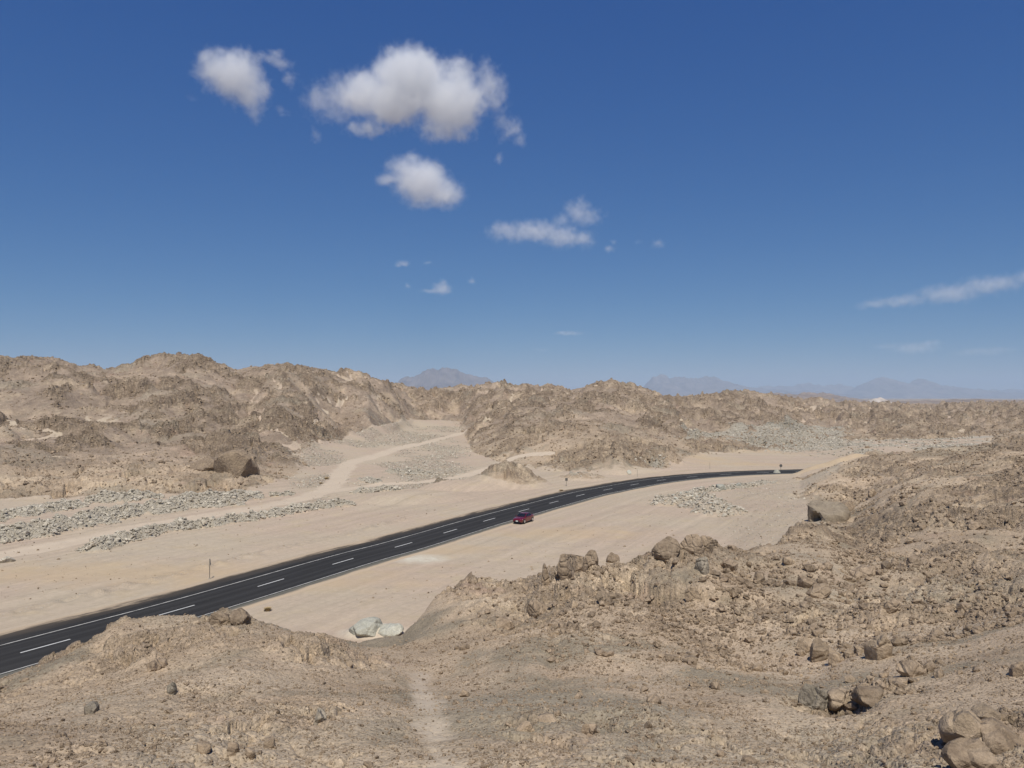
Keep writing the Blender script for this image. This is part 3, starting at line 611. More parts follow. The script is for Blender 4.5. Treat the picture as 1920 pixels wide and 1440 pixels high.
def scatter(name, pts, scl, rot, coll, label_kind='stuff'):
    me = bpy.data.meshes.new(name); me.vertices.add(len(pts)); me.vertices.foreach_set('co', np.asarray(pts, np.float32).ravel())
    for an, av in (('scl', scl), ('rot', rot)):
        a = me.attributes.new(an, 'FLOAT_VECTOR', 'POINT'); a.data.foreach_set('vector', np.asarray(av, np.float32).ravel())
    o = obj(name, me); tag(o, kind=label_kind)
    g = bpy.data.node_groups.new(name, 'GeometryNodeTree'); g.interface.new_socket('Geometry', in_out='INPUT', socket_type='NodeSocketGeometry'); g.interface.new_socket('Geometry', in_out='OUTPUT', socket_type='NodeSocketGeometry')
    gi = g.nodes.new('NodeGroupInput'); go = g.nodes.new('NodeGroupOutput'); ip = g.nodes.new('GeometryNodeInstanceOnPoints'); ci = g.nodes.new('GeometryNodeCollectionInfo')
    ci.inputs['Collection'].default_value = coll; ci.inputs['Separate Children'].default_value = True; ci.inputs['Reset Children'].default_value = True
    m2p = g.nodes.new('GeometryNodeMeshToPoints'); lk = g.links.new
    lk(gi.outputs[0], m2p.inputs['Mesh']); lk(m2p.outputs[0], ip.inputs['Points']); lk(ci.outputs[0], ip.inputs['Instance']); ip.inputs['Pick Instance'].default_value = True
    rv = g.nodes.new('FunctionNodeRandomValue'); rv.data_type = 'INT'
    [s_ for s_ in rv.inputs if s_.name == 'Max' and s_.type == 'INT'][0].default_value = len(coll.objects) - 1
    lk([s_ for s_ in rv.outputs if s_.type == 'INT'][0], ip.inputs['Instance Index'])
    for an, sock in (('scl', 'Scale'), ('rot', 'Rotation')):
        na = g.nodes.new('GeometryNodeInputNamedAttribute'); na.data_type = 'FLOAT_VECTOR'; na.inputs['Name'].default_value = an
        src = [s_ for s_ in na.outputs if s_.type == 'VECTOR'][0]
        if sock == 'Rotation':
            er = g.nodes.new('FunctionNodeEulerToRotation'); lk(src, er.inputs[0]); src = er.outputs[0]
        lk(src, ip.inputs[sock])
    lk(ip.outputs[0], go.inputs[0]); md = o.modifiers.new('scatter', 'NODES'); md.node_group = g
    return o

def throw(n, y0, y1, u0, u1, keep, smin, smax, power=2.2, sink=.35, relpx=None):
    """random stones: even over azimuth and ln Y, kept where the ground says so"""
    u = RNG.uniform(u0, u1, n); y = np.exp(RNG.uniform(math.log(y0), math.log(y1), n)); x = u * y
    k = RNG.random(n) < keep(x, y); x, y = x[k], y[k]
    lo = np.maximum(smin, (relpx or 0) * y / 770.0); hi = np.maximum(smax, lo * 2.0)
    s = lo * (1 - RNG.random(len(x)) * (1 - (hi / lo) ** (-power))) ** (-1 / power) if power else RNG.uniform(lo, hi)
    z = height_at(x, y) + s * (.5 - sink) * .5
    sc3 = s[:, None] * RNG.uniform(.75, 1.25, (len(x), 3)) * .5
    rt = np.c_[RNG.normal(0, .35, len(x)), RNG.normal(0, .35, len(x)), RNG.uniform(0, 6.28, len(x))]
    return np.c_[x, y, z], sc3, rt

P_BROWN = protos('brown', M_ROCK, 9, 300); P_GREY = protos('grey', M_GREY, 9, 320, flatk=.5); P_TAN = protos('tan', M_TAN, 6, 340)
def cat(*a): return [np.concatenate(q) for q in zip(*a)]
kr = lambda x, y: samp(rock, x, y)
kc = lambda x, y: samp(rock, x, y) * (.06 + .94 * samp(craggy, x, y)) * (1 - samp(track, x, y))
clump = lambda x, y: sstep(.0, .45, fbm(x, y, 4.0, 3, 110)) * samp(rock, x, y) * (1 - .8 * samp(track, x, y))
kright = lambda x, y: (.12 + .88 * sstep(-.25, .3, fbm(x, y, 9.0, 4, 112, .6))) * samp(rock, x, y) * (samp(TL, x, y) < 8.6) * (.35 + .65 * sstep(.05, .4, x / y)) * (1 - samp(track, x, y))
g1 = throw(170000, 15, 48, -.74, .74, lambda x, y: kr(x, y) * (.25 + .75 * sstep(.0, .5, fbm(x, y, 3.0, 3, 111))) * (.7 + .3 * np.clip(2 * samp(craggy, x, y), 0, 1)) * (1 - .85 * samp(track, x, y)), .03, .22, 2.6, .2, relpx=.9)
g1b = throw(4200, 15, 60, -.74, .74, lambda x, y: clump(x, y) * (.15 + .85 * samp(craggy, x, y)), .12, .6, 2.4, .3)
scatter('gravel', *cat(g1), P_BROWN)
scatter('gravel_boulders', *cat(g1b, throw(9000, 26, 80, -.1, .6, kc, .14, .8, 2.2, .2)), P_BROWN)
scatter('scree', *cat(throw(80000, 36, 200, .05, .74, kright, .10, .75, 2.0, .18, relpx=1.2), throw(1500, 40, 180, .05, .74, lambda x, y: kright(x, y) * sstep(.05, .4, fbm(x, y, 16.0, 3, 113)), .6, 2.0, 2.0, .25), throw(70000, 140, 560, -.74, .74, lambda x, y: (.35 + .65 * samp(craggy, x, y)) * samp(rock, x, y) * (1 - samp(track, x, y)) * (samp(TL, x, y) > 9.8), .25, 1.5, 2.3, .3, relpx=1.3)), P_BROWN)
scatter('pebbles', *throw(11000, 15, 60, -.74, .74, lambda x, y: kr(x, y), .03, .2, 2.5, relpx=1.2), P_TAN)
kg = lambda x, y: np.clip(samp(grey, x, y), 0, 1)
ks = lambda x, y: samp(stony, x, y) * .8
scatter('rubble', *cat(throw(120000, 100, 175, -.74, .35, kg, .16, 1.2, 1.7, .3, relpx=1.3), throw(80000, 140, 420, -.3, .6, kg, .25, 1.3, 2.0, .3, relpx=1.3), throw(38000, 150, 420, -.36, .02, ks, .15, .9, 2.0, .3, relpx=1.0), throw(5000, 95, 185, .2, .5, ks, .12, .6, 2.2, .3, relpx=1.0)), P_GREY)
# stray stones on the sand
scatter('stray_stones', *throw(9000, 75, 230, -.74, .6, lambda x, y: (samp(rock, x, y) < .1) * (samp(bed, x, y) < .02) * .5, .08, .45, 2.4, .3), P_TAN)

ROCK_N = 0
def boulder(px, py, wpx, hpx, mat, label, seed, sub=4, rough=.10, cuts=16, depth=.85, tilt=0.0, sink=.3, dent=None, group=None, yaw=None, cat_='boulder', name='boulder'):
    p = ground_hit(px, py); k = p.y / F
    w, h = wpx * k, hpx * k
    me = rock_mesh(name, seed, sub, mat, cuts, rough, (1, 1, 1), smooth=sub > 2, dent=dent)
    o = obj(name, me); sx, sy, sz = w / 2, w / 2 * depth, h / 2 / (1 - sink)
    o.scale = (sx, sy, sz); o.rotation_euler = (0, tilt, (seed * 1.7) % 6.28 if abs(depth - .85) < .01 and dent is None else 0)
    x, y = p.x, p.y + sy * .7
    o.location = (x, y, p.z + sz * (1 - 2 * sink) + .25 * max(0.0, float(height_at(x, y)) - p.z))
    tag(o, label, cat_, group); return o
B = [
 (1655, 1236, 46, 40, M_TAN, 'large tan boulder standing alone above the sandy hollow, shadow at its foot'),
 (1541, 1238, 36, 38, M_ROCK, 'pointed brown boulder at the end of the grey slope, beside a smaller stone'),
 (1512, 1222, 34, 22, M_ROCK, 'dark flat-topped slab leaning just up-slope of the pointed boulder'),
 (1566, 1244, 28, 26, M_ROCK, 'smaller rounded brown stone touching the foot of the pointed boulder'),
 (1580, 1326, 52, 22, M_TAN, 'long tan slab lying below the hollow, dark gap under it'),
 (1532, 1330, 50, 46, M_DARK, 'rough grey-green rock lump beside the long tan slab'),
 (1640, 1318, 64, 24, M_ROCK, 'low brown ledge right of the long tan slab', .45),
 (1716, 1268, 50, 22, M_ROCK, 'low brown boulder on the gravel bank beyond the hollow'),
 (1832, 1398, 88, 46, M_TAN, 'big smooth tan boulder near the bottom right corner'),
 (1885, 1404, 84, 42, M_ROCK, 'dark rough boulder pressed against the big smooth tan boulder'),
 (1842, 1452, 92, 46, M_ROCK, 'brown boulder cut by the lower edge of the photo, in the right corner'),
 (1862, 1352, 52, 22, M_TAN, 'thin tan layered slab just above the big smooth tan boulder'),
 (1912, 1268, 30, 28, M_ROCK, 'dark boulder at the right edge of the photo above the gravel bank'),
 (1300, 1128, 28, 22, M_ROCK, 'rounded brown boulder on the ridge slope with a shadow slit beside it'),
 (1318, 1074, 26, 30, M_DARK, 'ribbed grey boulder below the row of blocks on the ridge'),
 (1253, 1046, 44, 36, M_ROCK, 'squarish block at the start of the row on the ridge crest'),
 (1296, 1036, 48, 32, M_ROCK, 'widest block in the row on the ridge crest'),
 (1327, 1030, 28, 24, M_ROCK, 'round block ending the row on the ridge crest'),
 (1342, 1026, 12, 12, M_ROCK, 'small round stone just past the row on the ridge crest'),
 (1232, 1046, 18, 28, M_ROCK, 'narrow split slab against the squarish ridge block'),
 (1375, 1032, 18, 12, M_ROCK, 'lone dark boulder on the saddle of the ridge, sand behind'),
 (1008, 1155, 38, 22, M_ROCK, 'smooth rounded boulder on the ridge flank above the valley'),
 (1022, 1098, 18, 34, M_ROCK, 'upright thin slab at the lower end of the ridge crag'),
 (948, 1180, 40, 18, M_ROCK, 'dark flattish boulder low on the ridge flank'),
 (1556, 977, 76, 36, M_DARK, 'huge rounded boulder on the valley floor with a dark hollow in its side', .45),
 (1590, 958, 28, 20, M_ROCK, 'dark cracked boulder beside the huge rounded one'),
 (1085, 1072, 46, 34, M_ROCK, 'cracked rock crag at the left end of the ridge crest'),
 (1060, 1078, 40, 34, M_ROCK, 'steep crag block on the outer side of the ridge crest'),
 (1112, 1058, 28, 22, M_ROCK, 'crag block on the inner side of the ridge crest'),
 (1150, 1056, 22, 16, M_ROCK, 'small knobbly rock on the ridge between crag and blocks'),
 (1636, 930, 18, 12, M_ROCK, 'dark rock part way up the stony hill, above the cracked boulder'),
 (410, 1172, 40, 20, M_ROCK, 'rock knob on top of the near hillock beside the road', .45),
 (444, 1172, 44, 24, M_ROCK, 'highest rock knob on the near hillock beside the road', .45),
 (283, 1258, 26, 20, M_ROCK, 'split brown block on the hillock slope, dark crack in front'),
 (300, 1250, 22, 14, M_ROCK, 'low block touching the split brown block on the hillock'),
 (318, 1300, 20, 18, M_DARK, 'lone grey stone in the gravel below the hillock'),
 (168, 1338, 24, 20, M_DARK, 'grey triangular stone in the gravel at far left'),
 (376, 1412, 30, 20, M_ROCK, 'leftmost half-buried stone of the group near the lower edge'),
 (432, 1418, 26, 22, M_ROCK, 'square half-buried stone of the group near the lower edge'),
 (466, 1420, 20, 16, M_TAN, 'small tan stone beside the square half-buried stone'),
 (505, 1402, 24, 18, M_ROCK, 'right-hand half-buried stone of the group near the lower edge'),
 (600, 1354, 26, 22, M_DARK, 'grey angular stone above the group near the lower edge'),
 (986, 1372, 34, 12, M_ROCK, 'thin ledge of rock with a black gap under it, lower middle', .45),
 (1025, 1352, 40, 9, M_ROCK, 'long thin ledge continuing the rock rim in the lower middle'),
 (1108, 1378, 30, 20, M_ROCK, 'jagged brown outcrop block in the lower middle gravel'),
 (1216, 1366, 14, 14, M_ROCK, 'small dark broken stone at the end of the grey outcrop'),
 (473, 885, 22, 26, M_ROCK, 'steep cracked end of the rock dome at the foot of the hills', .42),
 (434, 886, 74, 36, M_ROCK, 'large grey-brown rock dome at the foot of the hills on the left', .46),
 (380, 880, 60, 22, M_ROCK, 'low ledge of dark rock joining the dome at the hill foot', .5),
 (690, 1190, 60, 20, M_PALE, 'pale greenish smooth rock slab behind the gap in the near hill', .45),
 (728, 1190, 48, 16, M_PALE, 'pale greenish slab with dark cracks, in the gap of the near hill', .45),
 (668, 1186, 34, 14, M_PALE, 'whitish rounded rock at the roadward end of the pale slabs', .45),
 (1458, 888, 14, 6, M_PALE, 'pale stone on the berm where the road goes out of sight'),
 (1352, 917, 22, 11, M_PALE, 'pale block along the verge beyond the grey heap'),
 (1385, 913, 12, 8, M_PALE, 'small pale block along the verge, beyond the larger one'),
 (1218, 862, 9, 6, M_TAN, 'lone pale boulder on the grey-green cut above the road bend'),
 (1180, 889, 10, 6, M_PALE, 'white stone at the foot of the hill above the road bend'),
 (10, 1055, 24, 10, M_GREY, 'flat grey stone on the sand at the left edge, before the track'),
]
M_DOME = rock_material('sandy_grey_rock', (0.235, 0.19, 0.137), (0.33, 0.27, 0.195), (0.29, 0.235, 0.17), 2.0)
for i, (px, py, w, h, mat, lab, *sk) in enumerate(B):
    huge = lab.startswith('huge')
    boulder(px, py, w, h, M_DOME if huge else mat, lab, 500 + i * 3, 4 if w > 20 else 3, (.09 if huge else .12 if mat is not M_TAN else .07), 8 if huge else (11 if w > 40 else 9),
            sink=sk[0] if sk else .40, dent=((-.78, -.60, -.02), .36, .85) if huge else None)
# single stones of the banks and heaps
GROUPS = [(0, 40, 'pale grey broken stone in the heap on the far side of the dirt track', 'stones of the heap beyond the track'),
          (5, 95, 'pale grey broken stone in the long bank between dirt track and road', 'stones of the bank between track and road'),
          (6, 16, 'pale stone in the short row beside the track fork', 'stones of the row at the track fork'),
          (7, 20, 'pale stone in the heap behind the brown sand mound', 'stones of the heap behind the sand mound'),
          (9, 70, 'pale tan block in the loose heap on the sand across the road from the hills', 'stones of the loose heap near the road bend')]
smesh = [rock_mesh('stone', 800 + i, 2, M_GREY, 9, .08, (1, .85, .6)) for i in range(8)] + [rock_mesh('stone', 820 + i, 2, M_PALE, 9, .08, (1, .85, .65)) for i in range(3)]
for gi_, cnt, lab, grp in GROUPS:
    W, hw, h = rub_world[gi_]; W = np.array(W); sl = np.r_[0, np.cumsum(np.hypot(*np.diff(W, axis=0).T))]
    for _ in range(cnt):
        s_ = RNG.uniform(0, sl[-1]); x = np.interp(s_, sl, W[:, 0]) + RNG.normal(0, hw * .42); y = np.interp(s_, sl, W[:, 1]) + RNG.normal(0, hw * .42)
        if abs(x / y) > .7: continue
        o = obj('stone', smesh[int(RNG.integers(0, 8 if gi_ < 9 else 11))]); s = float(RNG.uniform(.2, .42)) * (1.2 if gi_ == 9 else 1.0)
        o.location = (x, y, float(height_at(x, y)) + s * .22); o.scale = (s, s, s * float(RNG.uniform(.7, 1.2)))
        o.rotation_euler = (RNG.normal(0, .35), RNG.normal(0, .35), RNG.uniform(0, 6.28)); tag(o, lab, 'stone', grp)

# ------------------------------------------------------------------ the red saloon car on the verge
def box_mesh(name, boxes, mat, bev=0.0):
    bm = bmesh.new()
    for (cx, cy_, cz), (sx, sy, sz) in boxes:
        r = bmesh.ops.create_cube(bm, size=1.0, matrix=Matrix.Translation((cx, cy_, cz)) @ Matrix.Diagonal((sx, sy, sz, 1)))
    if bev: bmesh.ops.bevel(bm, geom=list(bm.edges), offset=bev, segments=2, affect='EDGES')
    me = bpy.data.meshes.new(name); bm.to_mesh(me); bm.free(); me.materials.append(mat); return me
def cyl_mesh(name, r, h, mat, axis='Y', seg=24, r2=None, off=(0, 0, 0)):
    bm = bmesh.new(); bmesh.ops.create_cone(bm, cap_ends=True, segments=seg, radius1=r, radius2=r if r2 is None else r2, depth=h)
    if axis == 'Y': bmesh.ops.rotate(bm, verts=bm.verts, matrix=Matrix.Rotation(math.pi / 2, 3, 'X'))
    bmesh.ops.translate(bm, verts=bm.verts, vec=off)
    me = bpy.data.meshes.new(name); bm.to_mesh(me); bm.free(); me.materials.append(mat); return me
def poly_mesh(name, pts, mat, thick=0.012, nrm=None):
    bm = bmesh.new(); vs_ = [bm.verts.new(p) for p in pts]; f = bm.faces.new(vs_); bm.normal_update()
    if nrm is not None and f.normal.dot(Vector(nrm)) < 0: f.normal_flip()
    r = bmesh.ops.extrude_face_region(bm, geom=[f]); n_ = f.normal.copy()
    bmesh.ops.translate(bm, verts=[v for v in r['geom'] if isinstance(v, bmesh.types.BMVert)], vec=n_ * thick)
    bmesh.ops.recalc_face_normals(bm, faces=bm.faces)
    me = bpy.data.meshes.new(name); bm.to_mesh(me); bm.free(); me.materials.append(mat); return me
M_RED = simple('red_car_paint', (0.125, 0.005, 0.009), 0.28, 0.0, 0.8); M_GLASS = simple('dark_car_glass', (0.012, 0.014, 0.018), 0.06)
M_TYRE = simple('tyre_rubber', (0.018, 0.018, 0.018), 0.85); M_RIM = simple('alloy', (0.62, 0.62, 0.63), 0.3, 0.9); M_BLACK = simple('black_plastic', (0.012, 0.012, 0.013), 0.5)
M_LAMP = simple('lamp_lens', (0.75, 0.76, 0.78), 0.1, 0.2); M_TAIL = simple('tail_lens', (0.35, 0.01, 0.01), 0.2); M_PLATE = simple('plate_white', (0.8, 0.8, 0.78), 0.5); M_CHROME = simple('chrome', (0.7, 0.7, 0.7), 0.15, 1.0)
def build_car():
    st = [  # x, half width, sill z, top z
     (2.26, .60, .30, .60), (2.20, .74, .24, .68), (2.02, .83, .21, .755), (1.75, .875, .20, .82), (1.36, .89, .20, .875), (.95, .895, .20, .935), (.4, .90, .20, .955),
     (-.3, .90, .20, .965), (-1.0, .90, .20, .99), (-1.35, .895, .20, 1.01), (-1.75, .875, .21, 1.025), (-2.05, .83, .24, 1.01), (-2.2, .76, .28, .93), (-2.26, .66, .34, .80)]
    bm = bmesh.new(); ringv = []
    for x, hw, z0, z1 in st:
        half = [(hw * .90, z0), (hw * .985, z0 + (z1 - z0) * .16), (hw, z0 + (z1 - z0) * .42), (hw * .995, z0 + (z1 - z0) * .66), (hw * .955, z0 + (z1 - z0) * .90), (hw * .86, z1 - .005), (hw * .45, z1 + .022)]
        pts = [(y, z) for y, z in half] + [(0, z1 + .03)] + [(-y, z) for y, z in half[::-1]]
        ringv.append([bm.verts.new((x, y, z)) for y, z in pts])
    for a, b in zip(ringv[:-1], ringv[1:]):
        for i in range(len(a) - 1): bm.faces.new((a[i], a[i + 1], b[i + 1], b[i]))
        bm.faces.new((a[-1], a[0], b[0], b[-1]))
    bm.faces.new(ringv[0]); bm.faces.new(ringv[-1][::-1])
    # cabin: roof, pillars
    gs = [(1.02, .74, .945), (.62, .70, 1.17), (.22, .655, 1.375), (-.15, .64, 1.425), (-.55, .635, 1.43), (-.95, .625, 1.39), (-1.35, .62, 1.24), (-1.82, .62, 1.035)]
    gr_ = []
    for x, hw, z in gs:
        base = .94 if x > -.9 else 1.0
        gr_.append([bm.verts.new(q) for q in ((x, .80 if -1.2 < x < .8 else hw, min(base, z - .005)), (x, hw, z - .035 if z > 1.1 else z), (x, hw * .85, z), (x, 0, z + .02), (x, -hw * .85, z), (x, -hw, z - .035 if z > 1.1 else z), (x, -(.80 if -1.2 < x < .8 else hw), min(base, z - .005)))])
    for a, b in zip(gr_[:-1], gr_[1:]):
        for i in range(6): bm.faces.new((a[i], a[i + 1], b[i + 1], b[i]))
    bmesh.ops.recalc_face_normals(bm, faces=bm.faces)
    me = bpy.data.meshes.new('body'); bm.to_mesh(me); bm.free(); me.polygons.foreach_set('use_smooth', np.ones(len(me.polygons), bool)); me.set_sharp_from_angle(angle=math.radians(32)); me.materials.append(M_RED)
    car = obj('parked_car', None); car.empty_display_size = .5
    tag(car, 'red four-door saloon car parked on the sandy verge beside the asphalt road', 'car')
    body = obj('body', me, car)
    # glass, set proud of the cabin
    wsq = [(1.0, .69, .965), (.25, .60, 1.385), (.25, -.60, 1.385), (1.0, -.69, .965)]
    obj('windscreen', poly_mesh('windscreen', [(x + .012, y, z + .012) for x, y, z in wsq], M_GLASS, .012, (1, 0, 1)), car)
    obj('rear_window', poly_mesh('rear_window', [(-.98, .57, 1.395), (-1.78, .57, 1.07), (-1.78, -.57, 1.07), (-.98, -.57, 1.395)], M_GLASS, .02, (-1, 0, 1)), car)
    for s_ in (1, -1):
        fr = [(.80, .80, .985), (.24, .672, 1.33), (-.30, .66, 1.37), (-.30, .805, .985)]; rr_ = [(-.38, .805, .985), (-.38, .66, 1.37), (-.92, .65, 1.335), (-1.30, .70, 1.17), (-1.20, .80, 1.01)]
        for q in (fr, rr_): obj('side_window', poly_mesh('side_window', [(x, s_ * (y + .008), z) for x, y, z in q], M_GLASS, .012, (0, s_, .4)), car)
        for x0, x1 in ((.86, -.34), (-.36, -1.18)):      # doors: panels a shade proud, with a handle each
            d = obj('door', box_mesh('door', [(((x0 + x1) / 2, s_ * .898, .56), (x0 - x1 - .02, .016, .50))], M_RED, .006), car)
            obj('handle', box_mesh('handle', [((x1 + .16, s_ * .915, .80), (.17, .03, .03))], M_RED, .008), d)
        obj('mirror', box_mesh('mirror', [((.68, s_ * .98, 1.0), (.12, .19, .12)), ((.70, s_ * .87, .965), (.05, .10, .03))], M_RED, .02), car)
        obj('headlight', poly_mesh('headlight', [(2.19, s_ * .72, .60), (2.21, s_ * .50, .60), (2.13, s_ * .52, .725), (1.86, s_ * .81, .76), (1.93, s_ * .855, .66)], M_LAMP, .03, (1, s_ * .4, .3)), car)
        obj('tail_light', box_mesh('tail_light', [((-2.17, s_ * .62, .83), (.14, .30, .14))], M_TAIL, .02), car)
        for x in (1.36, -1.33):
            obj('wheel_arch', cyl_mesh('wheel_arch', .365, .04, M_BLACK, off=(x, s_ * .885, .33)), car)
            w = obj('wheel', cyl_mesh('wheel', .20, .06, M_BLACK, off=(x, s_ * .86, .32)), car)
            obj('tyre', cyl_mesh('tyre', .32, .21, M_TYRE, seg=32, off=(x, s_ * .82, .32)), w)
            obj('rim', cyl_mesh('rim', .215, .03, M_RIM, seg=20, off=(x, s_ * .93, .32)), w)
    obj('grille', box_mesh('grille', [((2.262, 0, .50), (.03, .80, .10)), ((2.25, 0, .34), (.05, 1.05, .12))], M_BLACK, .006), car)
    obj('number_plate', box_mesh('number_plate', [((2.285, 0, .44), (.02, .40, .13))], M_PLATE), car)
    obj('number_plate', box_mesh('number_plate', [((-2.275, 0, .70), (.02, .40, .13))], M_PLATE), car)
    obj('bumper', box_mesh('bumper', [((2.16, 0, .24), (.20, 1.34, .06)), ((-2.18, 0, .32), (.20, 1.3, .08))], M_BLACK, .02), car)
    obj('aerial', box_mesh('aerial', [((-.93, 0, 1.45), (.10, .03, .05))], M_BLACK, .01), car)
    return car
car = build_car()
a_ = flat(966, 982.5); b_ = flat(1000, 974)       # front and rear on the sand
mid_ = (a_ + b_) / 2; i_ = int(np.argmin(np.hypot(*(ROAD - mid_).T)))
car.rotation_euler = (0, 0, math.atan2(-tg[i_, 1], -tg[i_, 0])); car.location = (ROAD[i_, 0] - RN[i_, 0] * 5.75, ROAD[i_, 1] - RN[i_, 1] * 5.75, .03)

# ------------------------------------------------------------------ signs and marker posts
M_STEEL = simple('galvanised_steel', (0.20, 0.18, 0.15), 0.55, 0.3, noise=.2); M_BACK = simple('sign_back', (0.13, 0.12, 0.105), 0.6, 0.2, noise=.2)
def sign(px, py, h, shape, size, yaw, label, cat_='road sign', name='road_sign', zc=None):
    p = flat(px, py); r = obj(name, None); r.location = (p[0], p[1], float(height_at(p[0], p[1]))); r.rotation_euler = (0, 0, yaw); tag(r, label, cat_)
    obj('post', cyl_mesh('post', .04 if shape else .035, h + .3, M_STEEL, 'Z', 10, off=(0, 0, h / 2 - .15)), r)
    obj('footing', cyl_mesh('footing', .16, .14, simple('concrete', (.36, .32, .26), .9), 'Z', 10, .12, off=(0, 0, .03)), r)
    if shape:
        bm = bmesh.new(); k = {'tri': 3, 'rect': 4, 'disc': 24}[shape]
        if shape == 'rect': pts = [(-size / 2, -size), (size / 2, -size), (size / 2, 0), (-size / 2, 0)]
        else: pts = [(size / 2 * math.sin(2 * math.pi * i / k), size / 2 * math.cos(2 * math.pi * i / k) - size / 2) for i in range(k)]
        me = poly_mesh('panel', [(x, -.05, h + z) for x, z in pts], M_BACK, .025); pn = obj('panel', me, r)
        obj('bracket', box_mesh('bracket', [((0, -.02, h - size * .3), (min(size, .3), .03, .05)), ((0, -.02, h - size * .7), (min(size, .3), .03, .05))], M_STEEL), pn)
    return r
sign(393, 1085, 2.25, 'tri', .95, math.radians(104), 'tall road sign seen edge-on, beside the long straight stretch of road')
sign(1062, 912, 1.8, 'rect', .62, math.radians(20), 'dark backed rectangular sign at the start of the road bend')
sign(1195, 893.5, 1.75, None, 0, 0, 'thin bare marker post below the grey-green cut', 'marker post', 'marker_post')
sign(1331, 880.5, 1.7, None, 0, 0, 'thin bare marker post past the yellow sand slope', 'marker post', 'marker_post')
sign(1464, 882.5, 1.85, 'disc', .85, math.radians(8), 'round dark sign where the road goes out of sight')

# ------------------------------------------------------------------ dry shrubs
M_STRAW = simple('dry_straw', (0.40, 0.29, 0.14), 0.9, noise=.25, scale=4)
def shrub(px, py, w, h, label, seed):
    p = flat(px, py); r = random.Random(seed); bm = bmesh.new()
    for _ in range(160):
        a = r.uniform(0, 6.28); d = w / 2 * math.sqrt(r.random()); base = Vector((math.cos(a) * d * .35, math.sin(a) * d * .35, 0)); tip = Vector((math.cos(a) * d, math.sin(a) * d, h * r.uniform(.4, 1)))
        s_ = Vector((-math.sin(a), math.cos(a), 0)) * .025; mid2 = base.lerp(tip, .55) + Vector((0, 0, h * .15))
        v = [bm.verts.new(q) for q in (base - s_, base + s_, mid2 + s_, mid2 - s_, tip)]
        bm.faces.new((v[0], v[1], v[2], v[3])); bm.faces.new((v[3], v[2], v[4]))
    me = bpy.data.meshes.new('dry_shrub'); bm.to_mesh(me); bm.free(); me.materials.append(M_STRAW)
    o = obj('dry_shrub', me); o.location = (p[0], p[1], float(height_at(p[0], p[1])) - .03); tag(o, label, 'shrub', 'dry shrubs beside the track')
shrub(612, 904, 1.9, .65, 'larger straw-coloured dry shrub beside the dirt track bend', 1)
shrub(602, 912, 1.2, .35, 'low dry shrub just below the larger one at the track bend', 2)
shrub(502, 1144, 1.0, .4, 'small reddish dry shrub on the sand verge near the road', 3)
shrub(1052, 920, 1.4, .4, 'dry tuft on the verge in front of the brown knoll', 4)

